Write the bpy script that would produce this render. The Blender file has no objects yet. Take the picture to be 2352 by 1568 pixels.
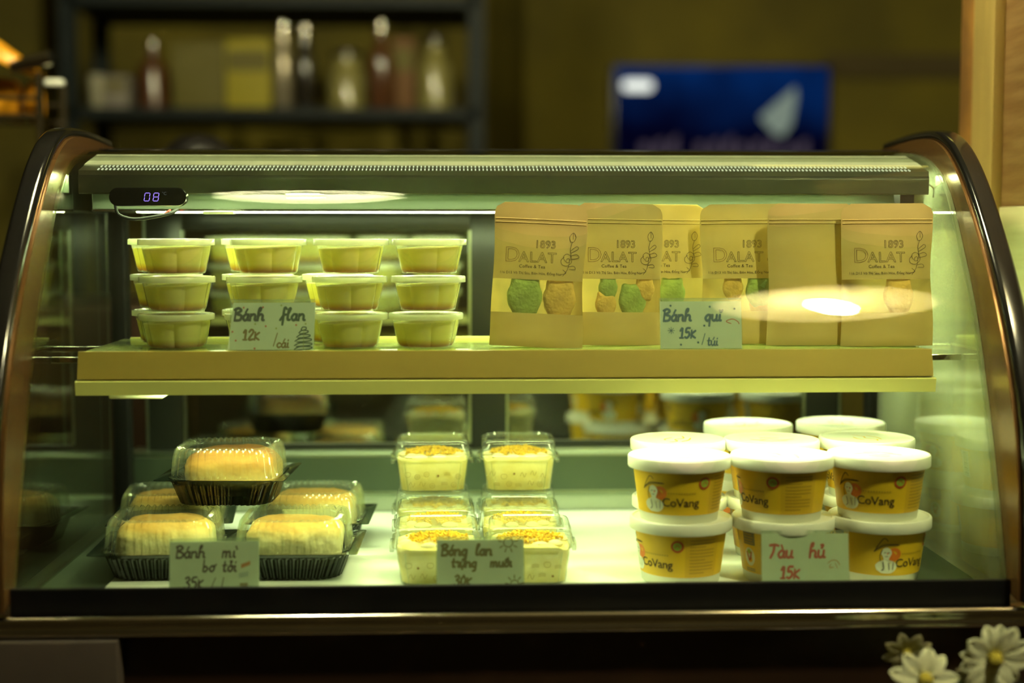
import bpy, bmesh, math, random
from mathutils import Vector, Matrix, noise
random.seed(7)
PI = math.pi
R = math.radians
S = bpy.context.scene
COL = S.collection

# ------------------------------------------------------------------ camera
cd = bpy.data.cameras.new('camera'); cam = bpy.data.objects.new('camera', cd); COL.objects.link(cam)
cd.lens = 50; cd.sensor_width = 36; cd.clip_start = .05
cam.location = (0, -1.2, 1.3)
cam.rotation_euler = (R(90 - 4.358), 0, R(-2.3))
cd.dof.use_dof = True; cd.dof.focus_distance = 1.36; cd.dof.aperture_fstop = 1.8
S.camera = cam

# ------------------------------------------------------------------ world, view
w = bpy.data.worlds.new('world'); S.world = w; w.use_nodes = True
w.node_tree.nodes['Background'].inputs[0].default_value = (1, .75, .4, 1)
w.node_tree.nodes['Background'].inputs[1].default_value = .004
S.view_settings.view_transform = 'Standard'; S.view_settings.look = 'None'
S.view_settings.gamma = 1; S.view_settings.use_curve_mapping = False
S.view_settings.exposure = 0.22
S.cycles.transparent_max_bounces = 40
S.cycles.max_bounces = 14
S.cycles.caustics_reflective = False; S.cycles.caustics_refractive = False
S.cycles.sample_clamp_indirect = 60

# strengths of the lamps the place has
LED_COLOR = (.88, 1.0, .54)
LED_TOP = 52.0
LED_SHELF = 24.0
BULB_COLOR = (1.0, .94, .54)
BULB = 560.0

# a dim warm area light over the room behind the case
def area(name, loc, rot, sx, sy, power, color):
    l = bpy.data.lights.new(name, 'AREA'); l.shape = 'RECTANGLE'; l.size = sx; l.size_y = sy
    l.energy = power; l.color = color
    o = bpy.data.objects.new(name, l); COL.objects.link(o); o.location = loc; o.rotation_euler = rot
    return o
area('back_room_light', (.9, 1.3, 2.62), (R(25), 0, R(-10)), .5, .5, 1.5, (1, .84, .16))

# ------------------------------------------------------------------ materials
def newmat(name):
    m = bpy.data.materials.new(name); m.use_nodes = True
    return m, m.node_tree, m.node_tree.nodes, m.node_tree.links
def rgba(c): return (c[0], c[1], c[2], 1)
def pmat(name, c, rough=.5, metal=0, noise_amt=0, nscale=40, bump=0, bscale=200, emit=None, estr=0, coat=0, stretch=None, c2=None, sub=0, spec=.5):
    m, t, n, l = newmat(name)
    p = n['Principled BSDF']
    p.inputs['Base Color'].default_value = rgba(c)
    p.inputs['Roughness'].default_value = rough
    p.inputs['Metallic'].default_value = metal
    p.inputs['Specular IOR Level'].default_value = spec
    p.inputs['Coat Weight'].default_value = coat
    if sub:
        p.inputs['Subsurface Weight'].default_value = sub
        p.inputs['Subsurface Radius'].default_value = (.01, .007, .003)
        p.inputs['Subsurface Scale'].default_value = .6
    tc = n.new('ShaderNodeTexCoord'); mp = n.new('ShaderNodeMapping')
    l.new(tc.outputs['Object'], mp.inputs[0])
    if stretch: mp.inputs['Scale'].default_value = stretch
    if noise_amt or c2:
        nz = n.new('ShaderNodeTexNoise'); nz.inputs['Scale'].default_value = nscale; nz.inputs['Detail'].default_value = 5
        l.new(mp.outputs[0], nz.inputs['Vector'])
        mx = n.new('ShaderNodeMix'); mx.data_type = 'RGBA'
        rp = n.new('ShaderNodeMapRange'); rp.inputs[1].default_value = .35; rp.inputs[2].default_value = .65
        l.new(nz.outputs['Fac'], rp.inputs[0]); l.new(rp.outputs[0], mx.inputs[0])
        cc = c2 or tuple(x * (1 - noise_amt) for x in c)
        mx.inputs[6].default_value = rgba(c); mx.inputs[7].default_value = rgba(cc)
        l.new(mx.outputs[2], p.inputs['Base Color'])
    if bump:
        nb = n.new('ShaderNodeTexNoise'); nb.inputs['Scale'].default_value = bscale; nb.inputs['Detail'].default_value = 4
        l.new(mp.outputs[0], nb.inputs['Vector'])
        b = n.new('ShaderNodeBump'); b.inputs['Strength'].default_value = bump; b.inputs['Distance'].default_value = .002
        l.new(nb.outputs['Fac'], b.inputs['Height']); l.new(b.outputs[0], p.inputs['Normal'])
    if emit:
        p.inputs['Emission Color'].default_value = rgba(emit); p.inputs['Emission Strength'].default_value = estr
    return m
def emat(name, c, s):
    m, t, n, l = newmat(name)
    n.remove(n['Principled BSDF'])
    e = n.new('ShaderNodeEmission'); e.inputs[0].default_value = rgba(c); e.inputs[1].default_value = s
    l.new(e.outputs[0], n['Material Output'].inputs[0]); return m
def glassmat(name, tint=(1, 1, 1), f0=.04, rough=0., diff=0., diffcol=(1, 1, 1), trans=0., bump=0, bscale=150):
    """thin clear sheet: straight-through transmission plus a Schlick reflection, same from both sides"""
    m, t, n, l = newmat(name)
    n.remove(n['Principled BSDF'])
    g = n.new('ShaderNodeNewGeometry')
    d = n.new('ShaderNodeVectorMath'); d.operation = 'DOT_PRODUCT'
    l.new(g.outputs['Normal'], d.inputs[0]); l.new(g.outputs['Incoming'], d.inputs[1])
    a = n.new('ShaderNodeMath'); a.operation = 'ABSOLUTE'; l.new(d.outputs['Value'], a.inputs[0])
    s = n.new('ShaderNodeMath'); s.operation = 'SUBTRACT'; s.inputs[0].default_value = 1; l.new(a.outputs[0], s.inputs[1]); s.use_clamp = True
    pw = n.new('ShaderNodeMath'); pw.operation = 'POWER'; l.new(s.outputs[0], pw.inputs[0]); pw.inputs[1].default_value = 5
    ma = n.new('ShaderNodeMath'); ma.operation = 'MULTIPLY_ADD'; l.new(pw.outputs[0], ma.inputs[0])
    ma.inputs[1].default_value = 1 - f0; ma.inputs[2].default_value = f0
    tr = n.new('ShaderNodeBsdfTransparent'); tr.inputs[0].default_value = rgba(tint)
    gl = n.new('ShaderNodeBsdfGlossy'); gl.inputs['Roughness'].default_value = rough
    base = tr.outputs[0]
    if diff:
        df = n.new('ShaderNodeBsdfDiffuse'); df.inputs[0].default_value = rgba(diffcol)
        dsrc = df.outputs[0]
        if trans:
            tl = n.new('ShaderNodeBsdfTranslucent'); tl.inputs[0].default_value = rgba(diffcol)
            m2 = n.new('ShaderNodeMixShader'); m2.inputs[0].default_value = trans
            l.new(df.outputs[0], m2.inputs[1]); l.new(tl.outputs[0], m2.inputs[2]); dsrc = m2.outputs[0]
        m1 = n.new('ShaderNodeMixShader'); m1.inputs[0].default_value = diff
        l.new(tr.outputs[0], m1.inputs[1]); l.new(dsrc, m1.inputs[2]); base = m1.outputs[0]
    if bump:
        tc = n.new('ShaderNodeTexCoord')
        nb = n.new('ShaderNodeTexNoise'); nb.inputs['Scale'].default_value = bscale
        l.new(tc.outputs['Object'], nb.inputs['Vector'])
        b = n.new('ShaderNodeBump'); b.inputs['Strength'].default_value = bump; b.inputs['Distance'].default_value = .001
        l.new(nb.outputs['Fac'], b.inputs['Height']); l.new(b.outputs[0], gl.inputs['Normal'])
    mx = n.new('ShaderNodeMixShader'); l.new(ma.outputs[0], mx.inputs[0])
    l.new(base, mx.inputs[1]); l.new(gl.outputs[0], mx.inputs[2])
    l.new(mx.outputs[0], n['Material Output'].inputs[0]); return m
def zmat(name, stops, z0, z1, rough=.5, trans=.0, nz=.0, nscale=60, bump=0, bscale=300):
    """colour layers of the food itself by height in the object (custard over caramel, crust over crumb)"""
    m, t, n, l = newmat(name)
    p = n['Principled BSDF']; p.inputs['Roughness'].default_value = rough
    tc = n.new('ShaderNodeTexCoord'); sx = n.new('ShaderNodeSeparateXYZ'); l.new(tc.outputs['Object'], sx.inputs[0])
    mr = n.new('ShaderNodeMapRange'); mr.inputs[1].default_value = z0; mr.inputs[2].default_value = z1
    l.new(sx.outputs['Z'], mr.inputs[0])
    src = mr.outputs[0]
    nt = n.new('ShaderNodeTexNoise'); nt.inputs['Scale'].default_value = nscale; nt.inputs['Detail'].default_value = 6
    l.new(tc.outputs['Object'], nt.inputs['Vector'])
    if nz:
        a = n.new('ShaderNodeMath'); a.operation = 'MULTIPLY_ADD'; l.new(nt.outputs['Fac'], a.inputs[0])
        a.inputs[1].default_value = nz; l.new(mr.outputs[0], a.inputs[2])
        b = n.new('ShaderNodeMath'); b.operation = 'SUBTRACT'; b.inputs[1].default_value = nz * .5; l.new(a.outputs[0], b.inputs[0])
        src = b.outputs[0]
    cr = n.new('ShaderNodeValToRGB'); l.new(src, cr.inputs[0])
    e = cr.color_ramp.elements
    e[0].position, e[0].color = stops[0][0], rgba(stops[0][1])
    e[1].position, e[1].color = stops[-1][0], rgba(stops[-1][1])
    for q, c in stops[1:-1]:
        k = e.new(q); k.color = rgba(c)
    l.new(cr.outputs[0], p.inputs['Base Color'])
    if bump:
        b = n.new('ShaderNodeBump'); b.inputs['Strength'].default_value = bump; b.inputs['Distance'].default_value = .002
        nb = n.new('ShaderNodeTexNoise'); nb.inputs['Scale'].default_value = bscale
        l.new(tc.outputs['Object'], nb.inputs['Vector']); l.new(nb.outputs['Fac'], b.inputs['Height']); l.new(b.outputs[0], p.inputs['Normal'])
    if trans:
        tl = n.new('ShaderNodeBsdfTranslucent'); l.new(cr.outputs[0], tl.inputs[0])
        mx = n.new('ShaderNodeMixShader'); mx.inputs[0].default_value = trans
        l.new(p.outputs[0], mx.inputs[1]); l.new(tl.outputs[0], mx.inputs[2]); l.new(mx.outputs[0], n['Material Output'].inputs[0])
    return m
def thinmat(name, c, trans=.35, rough=.6, c2=None, nscale=20, stretch=(1, 1, 1)):
    """paper: diffuse plus light let through"""
    m = pmat(name, c, rough, c2=c2, nscale=nscale, stretch=stretch)
    t = m.node_tree; n = t.nodes; l = t.links
    tl = n.new('ShaderNodeBsdfTranslucent'); tl.inputs[0].default_value = rgba(c)
    mx = n.new('ShaderNodeMixShader'); mx.inputs[0].default_value = trans
    l.new(n['Principled BSDF'].outputs[0], mx.inputs[1]); l.new(tl.outputs[0], mx.inputs[2])
    l.new(mx.outputs[0], n['Material Output'].inputs[0]); return m

M = {}
M['wall'] = pmat('olive_plaster', (.15, .118, .003), .85, noise_amt=.5, nscale=2.2)
M['wall_dark'] = pmat('dark_wall', (.07, .05, .015), .9, noise_amt=.2, nscale=3)
M['floor'] = pmat('floor_tile', (.10, .07, .04), .5, noise_amt=.3, nscale=6)
M['ceil'] = pmat('ceiling_paint', (.18, .15, .09), .9)
M['wood'] = pmat('pine_board', (.50, .24, .045), .55, c2=(.20, .095, .022), nscale=9, stretch=(6, 1, 1.2), bump=.2, bscale=60)
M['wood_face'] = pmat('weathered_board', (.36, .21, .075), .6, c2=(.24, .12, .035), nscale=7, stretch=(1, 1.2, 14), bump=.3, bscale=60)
M['lit_board'] = pmat('case_lit_board', (.80, .74, .44), .55, c2=(.70, .62, .34), nscale=7, stretch=(1, 1.2, 14), bump=.2, bscale=60)  # paler copy of the board colour, in place of light from the case
M['base_board'] = pmat('red_brown_board', (.16, .045, .012), .5, noise_amt=.4, nscale=8, stretch=(1, 1.2, 10))
M['strip'] = pmat('pale_edge_strip', (.48, .34, .10), .5, noise_amt=.2, nscale=12, stretch=(4, 4, .4))
M['glass'] = glassmat('clear_glass', (.96, 1, .95), .04)
M['glass_edge'] = glassmat('glass_cut_edge', (.75, .85, .55), .08, .1, .35, (.62, .66, .26))
M['side_glass'] = glassmat('side_glass', (.93, 1, .92), .05)
M['misted_glass'] = glassmat('misted_side_glass', (.93, 1, .92), .09, .015, .32, (.86, .90, .66), .5)
M['door_glass'] = glassmat('mirror_backed_door_glass', (.34, .42, .33), .44, .012)
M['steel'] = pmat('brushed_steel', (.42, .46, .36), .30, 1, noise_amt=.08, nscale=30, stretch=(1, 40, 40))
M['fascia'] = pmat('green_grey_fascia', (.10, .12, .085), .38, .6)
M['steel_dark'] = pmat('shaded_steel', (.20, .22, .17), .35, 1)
M['steel_pol'] = pmat('polished_steel_trim', (.62, .58, .50), .12, 1)
M['black'] = pmat('black_gloss_trim', (.006, .006, .006), .16, coat=.4)
M['black_mat'] = pmat('black_band', (.003, .003, .003), .55, spec=.15)
M['bronze'] = pmat('brown_mirror_panel', (.20, .10, .032), .24, .6)
M['dark_frame'] = pmat('dark_door_frame', (.018, .020, .016), .3, .3)
M['gold_lip'] = pmat('tan_shelf_front', (.46, .33, .07), .42, .35, noise_amt=.12, nscale=3, stretch=(1, 8, 8))
M['pale_lip'] = pmat('cream_light_cover', (.76, .72, .24), .42)
M['grey_paint'] = pmat('grey_panel_paint', (.38, .40, .30), .5)
M['white_plastic'] = pmat('white_plastic', (.75, .76, .68), .4)
M['tray'] = pmat('white_tray_mat', (.80, .84, .76), .5, noise_amt=.05, nscale=8)
M['deck'] = pmat('steel_deck', (.09, .12, .08), .35, .7)
M['led_top'] = emat('led_diffuser_top', LED_COLOR, LED_TOP)
M['led_shelf'] = emat('led_diffuser_shelf', LED_COLOR, LED_SHELF)
M['led_dot'] = emat('led_reflection_dots', (.9, 1, .6), .8)
M['digit'] = emat('violet_digits', (.30, .18, 1.0), 1.9)
M['digit_dim'] = emat('dim_unit_mark', (.3, .3, .3), .25)
M['cabinet'] = pmat('dark_brown_cabinet', (.028, .012, .005), .42, noise_amt=.3, nscale=4)
M['grey_panel'] = pmat('grey_brown_panel', (.060, .046, .036), .7, noise_amt=.25, nscale=9)
M['cable'] = pmat('black_cable', (.006, .006, .005), .6, spec=.2)
M['rubber_red'] = pmat('red_wire', (.5, .03, .02), .5)
# food and packs
M['pp'] = glassmat('frosted_cup_plastic', (.97, 1, .9), .045, .12, .24, (.88, .90, .62), .5)
M['pp_lid'] = glassmat('frosted_lid_plastic', (.95, .97, .85), .045, .2, .62, (.82, .83, .62), .45)
M['custard'] = zmat('custard_over_caramel', [(0, (.30, .10, .012)), (.06, (.42, .17, .02)), (.17, (.70, .50, .06)), (.3, (.86, .80, .26)), (1, (.89, .86, .38))], 0.001, .028, .45, .6, nz=.05, nscale=40)
M['kraft'] = thinmat('kraft_paper', (.60, .47, .155), .28, .6, c2=(.52, .39, .115), nscale=14, stretch=(1, 1, 3))
M['window'] = glassmat('pouch_window_film', (1, .95, .72), .05, .12, .12, (.95, .8, .35), .4, bump=.3, bscale=90)
M['ink'] = pmat('dark_print_ink', (.055, .035, .01), .6)
M['ink_red'] = pmat('brown_red_print_ink', (.16, .05, .012), .6)
M['cookie_green'] = pmat('green_cookie', (.36, .58, .20), .8, noise_amt=.3, nscale=60, bump=.6, bscale=300)
M['cookie_yellow'] = pmat('yellow_cookie', (.88, .64, .22), .8, noise_amt=.25, nscale=60, bump=.6, bscale=300)
M['pet'] = glassmat('clear_lid_plastic', (.97, 1, .95), .075, .07, .06, (.8, .85, .7), .4)
M['tray_black'] = glassmat('smoky_black_tray', (.16, .20, .15), .05, .10, .72, (.012, .020, .014))
M['bread'] = zmat('golden_bread', [(0, (.84, .72, .36)), (.62, (.86, .75, .40)), (.74, (.80, .60, .22)), (.86, (.66, .38, .08)), (1, (.52, .25, .03))], .006, .052, .75, nz=.34, nscale=38, bump=1.0, bscale=90)
M['bread_brown'] = zmat('browned_bread', [(0, (.62, .38, .09)), (.38, (.70, .44, .11)), (.6, (.58, .27, .04)), (.85, (.44, .16, .018)), (1, (.38, .12, .01))], .012, .056, .7, nz=.45, nscale=26, bump=.9, bscale=90)
M['cream_cake'] = pmat('cream_sponge', (.70, .56, .17), .7, c2=(.76, .64, .26), nscale=70, bump=.2, bscale=150)
M['cream'] = pmat('white_cream', (.80, .68, .40), .6)
M['floss'] = pmat('yellow_egg_floss', (.88, .52, .006), .7, noise_amt=.18, nscale=120)
M['doodle'] = pmat('brown_pack_print', (.34, .24, .06), .6)
M['doodle_dark'] = pmat('dark_brown_pack_print', (.25, .14, .03), .6)
M['paper_white'] = pmat('white_coated_paper', (.80, .80, .68), .42)
M['lid_white'] = pmat('white_cup_lid', (.84, .83, .74), .38)
M['label_yel'] = pmat('yellow_label', (.80, .50, .018), .42)
M['label_or'] = pmat('orange_label_print', (.78, .20, .015), .45)
M['label_red'] = pmat('red_label_print', (.50, .07, .02), .45)
M['label_green'] = pmat('green_label_print', (.32, .48, .05), .45)
M['label_line'] = pmat('fine_brown_print', (.42, .26, .02), .5)
M['label_grey'] = pmat('grey_label_print', (.20, .18, .12), .5)
M['label_pale'] = pmat('pale_label_print', (.80, .82, .66), .45)
M['card'] = pmat('pale_card', (.66, .71, .56), .7, noise_amt=.06, nscale=60)
M['acrylic'] = glassmat('clear_acrylic', (.97, 1, .96), .06, .02, .05, (.8, .9, .8))
for k, c in dict(pen_black=(.02, .03, .02), pen_green=(.03, .07, .03), pen_gold=(.22, .13, .01), pen_blue=(.03, .10, .20), pen_red=(.55, .06, .03),
                 pen_brown=(.07, .03, .02), pen_olive=(.20, .15, .02), pen_orange=(.55, .2, .04), pen_pale=(.30, .36, .36), pen_ltgreen=(.35, .40, .10)).items():
    M[k] = pmat(k, c, .7)
# back room
M['rack'] = pmat('black_rack_metal', (.005, .009, .010), .55, spec=.2)
M['bottle_brown'] = pmat('brown_bottle', (.075, .028, .010), .25, coat=.3)
M['bottle_dark'] = pmat('dark_bottle', (.016, .013, .010), .2, coat=.5)
M['bottle_silver'] = pmat('silver_bottle', (.30, .26, .19), .25, .6)
M['box_yellow'] = pmat('yellow_box', (.26, .22, .008), .7)
M['box_olive'] = pmat('olive_box', (.10, .085, .010), .7)
M['box_orange'] = pmat('rust_box', (.12, .05, .008), .7)
M['grey_box'] = pmat('grey_box', (.17, .15, .13), .6)
M['pale_cup'] = pmat('pale_tumbler', (.30, .28, .20), .4)
M['jar'] = pmat('olive_jar', (.20, .18, .06), .25, coat=.4)
M['chrome'] = pmat('chrome_wire', (.55, .52, .45), .12, 1)
M['packet_or'] = pmat('orange_packet', (.85, .36, .012), .4)
M['gold'] = pmat('brass_tone', (.75, .52, .10), .2, 1)
M['pot'] = pmat('black_pot', (.006, .005, .005), .4)
M['rattan'] = pmat('pale_rattan', (.50, .42, .28), .8)
M['bulb'] = emat('lit_bulb', BULB_COLOR, BULB)
M['petal'] = pmat('white_petal', (.80, .84, .58), .7, sub=.0)
M['petal_back'] = pmat('faded_petal', (.50, .46, .28), .8)
M['disc'] = pmat('daisy_centre', (.30, .25, .02), .9, bump=.8, bscale=500)
M['leaf'] = pmat('dark_leaf', (.03, .06, .02), .6)
M['tv_black'] = pmat('tv_bezel', (.008, .008, .010), .3)

# ------------------------------------------------------------------ mesh helpers
class MB:
    def __init__(s): s.v = []; s.f = []; s.m = []
    def add(s, v, f, mi=0):
        o = len(s.v); s.v += [tuple(p) for p in v]; s.f += [tuple(i + o for i in q) for q in f]; s.m += [mi] * len(f)
        return s
    def box(s, a, b, mi=0, bev=0):
        (x0, y0, z0), (x1, y1, z1) = a, b
        if bev:
            bm = bmesh.new()
            bmesh.ops.create_cube(bm, size=1, matrix=Matrix.LocRotScale(((x0 + x1) / 2, (y0 + y1) / 2, (z0 + z1) / 2), None, (x1 - x0, y1 - y0, z1 - z0)))
            bmesh.ops.bevel(bm, geom=bm.edges[:], offset=bev, segments=3, profile=.5, affect='EDGES', clamp_overlap=True)
            bm.verts.index_update()
            s.add([v.co for v in bm.verts], [[v.index for v in f.verts] for f in bm.faces], mi); bm.free(); return s
        v = [(x0, y0, z0), (x1, y0, z0), (x1, y1, z0), (x0, y1, z0), (x0, y0, z1), (x1, y0, z1), (x1, y1, z1), (x0, y1, z1)]
        return s.add(v, [(3, 2, 1, 0), (4, 5, 6, 7), (0, 1, 5, 4), (1, 2, 6, 5), (2, 3, 7, 6), (3, 0, 4, 7)], mi)
    def loft(s, rings, mi=0, cap0=False, cap1=False, closed=True):
        n = len(rings[0]); v = [p for r in rings for p in r]; f = []
        for k in range(len(rings) - 1):
            for i in range(n if closed else n - 1):
                j = (i + 1) % n
                f.append((k * n + i, k * n + j, (k + 1) * n + j, (k + 1) * n + i))
        if cap0: f.append(tuple(range(n - 1, -1, -1)))
        if cap1: f.append(tuple((len(rings) - 1) * n + i for i in range(n)))
        return s.add(v, f, mi)
    def lathe(s, prof, n=32, mi=0, c=(0, 0, 0), cap0=False, cap1=False):
        return s.loft([[(c[0] + r * math.cos(2 * PI * i / n), c[1] + r * math.sin(2 * PI * i / n), c[2] + z) for i in range(n)] for r, z in prof], mi, cap0, cap1)
    def tube(s, path, r, n=8, mi=0, caps=True):
        P = [Vector(p) for p in path]; rings = []
        prev = None
        for i, p in enumerate(P):
            d = (P[min(i + 1, len(P) - 1)] - P[max(i - 1, 0)]).normalized()
            up = Vector((0, 0, 1)) if abs(d.z) < .9 else Vector((1, 0, 0))
            if prev is not None: up = prev
            a = d.cross(up).normalized(); b = a.cross(d).normalized(); prev = b
            rr = r[i] if isinstance(r, (list, tuple)) else r
            rings.append([p + a * rr * math.cos(2 * PI * k / n) + b * rr * math.sin(2 * PI * k / n) for k in range(n)])
        return s.loft(rings, mi, caps, caps)
    def extrude_yz(s, prof, x0, x1, mi=0):
        """closed outline in (y, z) carried from x0 to x1"""
        return s.loft([[(x0, y, z) for y, z in prof], [(x1, y, z) for y, z in prof]], mi, True, True)
    def ball(s, c, r, mi=0, n=12, m=8):
        rx, ry, rz = r if isinstance(r, (tuple, list)) else (r, r, r)
        return s.loft([[(c[0] + rx * math.sin(PI * k / m) * math.cos(2 * PI * i / n), c[1] + ry * math.sin(PI * k / m) * math.sin(2 * PI * i / n), c[2] - rz * math.cos(PI * k / m)) for i in range(n)] for k in range(m + 1)], mi)
    def build(s, name, mats, parent=None, loc=(0, 0, 0), rot=(0, 0, 0), smooth=True, angle=40, mods=None):
        me = bpy.data.meshes.new(name)
        me.from_pydata(s.v, [], s.f)
        bm = bmesh.new(); bm.from_mesh(me)
        bmesh.ops.remove_doubles(bm, verts=bm.verts, dist=1e-6)
        bmesh.ops.recalc_face_normals(bm, faces=bm.faces) if not getattr(s, 'keep', False) else None
        bm.to_mesh(me); bm.free()
        if not isinstance(mats, (list, tuple)): mats = [mats]
        for m_ in mats: me.materials.append(m_)
        if len(mats) > 1 and len(me.polygons) == len(s.m):
            me.polygons.foreach_set('material_index', s.m)
        if smooth:
            me.polygons.foreach_set('use_smooth', [True] * len(me.polygons)); me.set_sharp_from_angle(angle=R(angle))
        o = bpy.data.objects.new(name, me); COL.objects.link(o)
        o.location = loc; o.rotation_euler = rot
        if parent: o.parent = parent
        return o
class MBX(MB):
    """keeps every face and its material (prints made of many flat pieces)"""
    def build(s, name, mats, parent=None, loc=(0, 0, 0), rot=(0, 0, 0), **k):
        me = bpy.data.meshes.new(name); me.from_pydata(s.v, [], s.f)
        for m_ in (mats if isinstance(mats, (list, tuple)) else [mats]): me.materials.append(m_)
        me.polygons.foreach_set('material_index', s.m)
        o = bpy.data.objects.new(name, me); COL.objects.link(o); o.location = loc; o.rotation_euler = rot
        if parent: o.parent = parent
        return o
def tag(o, label=None, cat=None, group=None, kind=None):
    if label: o['label'] = label
    if cat: o['category'] = cat
    if group: o['group'] = group
    if kind: o['kind'] = kind
    return o
def thing(name, label, cat, loc=(0, 0, 0), rot=(0, 0, 0), group=None):
    o = bpy.data.objects.new(name, None); COL.objects.link(o); o.empty_display_size = .02
    o.location = loc; o.rotation_euler = rot if isinstance(rot, tuple) else (0, 0, rot)
    return tag(o, label, cat, group)
def dup(root, loc, rot=0, label=None, group=None):
    r = root.copy(); COL.objects.link(r); r.location = loc; r.rotation_euler = rot if isinstance(rot, tuple) else (0, 0, rot)
    if label: r['label'] = label
    if group: r['group'] = group
    for ch in list(root.children):
        c = ch.copy(); COL.objects.link(c); c.parent = r
        for g in list(ch.children):
            d = g.copy(); COL.objects.link(d); d.parent = c
    return r
def rr(w_, d_, r, n=8, z=0, k=1.0):
    """rounded rectangle ring"""
    r = min(r, w_ / 2 - 1e-5, d_ / 2 - 1e-5); out = []
    for cx, cy, a0 in ((w_ / 2 - r, d_ / 2 - r, 0), (-w_ / 2 + r, d_ / 2 - r, 90), (-w_ / 2 + r, -d_ / 2 + r, 180), (w_ / 2 - r, -d_ / 2 + r, 270)):
        for i in range(n + 1):
            a = R(a0 + 90 * i / n); out.append((cx + r * math.cos(a), cy + r * math.sin(a), z))
    return out
def resample(ring, n):
    P = [Vector(p) for p in ring]; P.append(P[0]); L = [0]
    for a, b in zip(P, P[1:]): L.append(L[-1] + (b - a).length)
    out = []; k = 0
    for i in range(n):
        t = L[-1] * i / n
        while L[k + 1] < t: k += 1
        f = (t - L[k]) / max(L[k + 1] - L[k], 1e-9); out.append(P[k].lerp(P[k + 1], f))
    return out
def ribring(w_, d_, r, z, n, amp, za=0):
    """rounded rectangle with fluted sides"""
    P = resample(rr(w_, d_, r, 10, z), n); out = []
    for i, p in enumerate(P):
        t = (P[(i + 1) % n] - P[i - 1]).normalized(); nn = Vector((t.y, -t.x, 0))
        q = 1 if i % 4 in (0, 1) else -1
        out.append(tuple(p + nn * amp * q + Vector((0, 0, za * q))))
    return out
def spline(pts, n=8):
    """Catmull-Rom through 2-D or 3-D points"""
    P = [Vector(p) for p in pts]
    if len(P) < 3: return [tuple(p) for p in P]
    out = []
    for i in range(len(P) - 1):
        p0, p1, p2, p3 = P[max(i - 1, 0)], P[i], P[i + 1], P[min(i + 2, len(P) - 1)]
        for k in range(n):
            t = k / n
            out.append(tuple(.5 * ((2 * p1) + (p2 - p0) * t + (2 * p0 - 5 * p1 + 4 * p2 - p3) * t * t + (3 * p1 - p0 - 3 * p2 + p3) * t ** 3)))
    out.append(tuple(P[-1])); return out
def ribbon(pts, wd, smooth=True, n=5):
    """flat pen stroke in 2-D: returns verts (x, y) and faces"""
    P = [Vector((p[0], p[1])) for p in (spline(pts, n) if smooth else pts)]
    v = []; f = []
    for i, p in enumerate(P):
        d = P[min(i + 1, len(P) - 1)] - P[max(i - 1, 0)]
        if d.length < 1e-9: d = Vector((1, 0))
        d.normalize(); q = Vector((-d.y, d.x))
        if i == 0: p = p - d * wd * .4
        if i == len(P) - 1: p = p + d * wd * .4
        wk = wd * (.75 if i in (0, len(P) - 1) else 1)
        v += [tuple(p + q * wk / 2), tuple(p - q * wk / 2)]
    for i in range(len(P) - 1): f.append((2 * i, 2 * i + 1, 2 * i + 3, 2 * i + 2))
    return v, f
def disc2(c, r, n=20, r2=None):
    """disc or ring in 2-D"""
    if r2 is None:
        return [(c[0] + r * math.cos(2 * PI * i / n), c[1] + r * math.sin(2 * PI * i / n)) for i in range(n)], [tuple(range(n))]
    v = [(c[0] + q * math.cos(2 * PI * i / n), c[1] + q * math.sin(2 * PI * i / n)) for q in (r2, r) for i in range(n)]
    return v, [(i, (i + 1) % n, n + (i + 1) % n, n + i) for i in range(n)]
def grid2(x0, x1, y0, y1, n=8, m=1):
    v = [(x0 + (x1 - x0) * i / n, y0 + (y1 - y0) * j / m) for j in range(m + 1) for i in range(n + 1)]
    return v, [(j * (n + 1) + i, j * (n + 1) + i + 1, (j + 1) * (n + 1) + i + 1, (j + 1) * (n + 1) + i) for j in range(m) for i in range(n)]
_tc = {}
def text2(s, size, outline=0, spacing=1.0, bold=0):
    """printed text as 2-D geometry (x, y, small z)"""
    key = (s, size, outline, spacing, bold)
    if key in _tc: return _tc[key]
    cu = bpy.data.curves.new('t', 'FONT'); cu.body = s; cu.size = size; cu.space_character = spacing; cu.resolution_u = 3
    if outline:
        cu.fill_mode = 'NONE'; cu.bevel_depth = outline; cu.bevel_resolution = 0
    elif bold: cu.offset = bold
    o = bpy.data.objects.new('t', cu); COL.objects.link(o)
    dg = bpy.context.evaluated_depsgraph_get(); dg.update()
    me = bpy.data.meshes.new_from_object(o.evaluated_get(dg))
    v = [(p.co.x, p.co.y) for p in me.vertices]; f = [tuple(p.vertices) for p in me.polygons]
    bpy.data.objects.remove(o); bpy.data.curves.remove(cu); bpy.data.meshes.remove(me)
    _tc[key] = (v, f); return v, f
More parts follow.
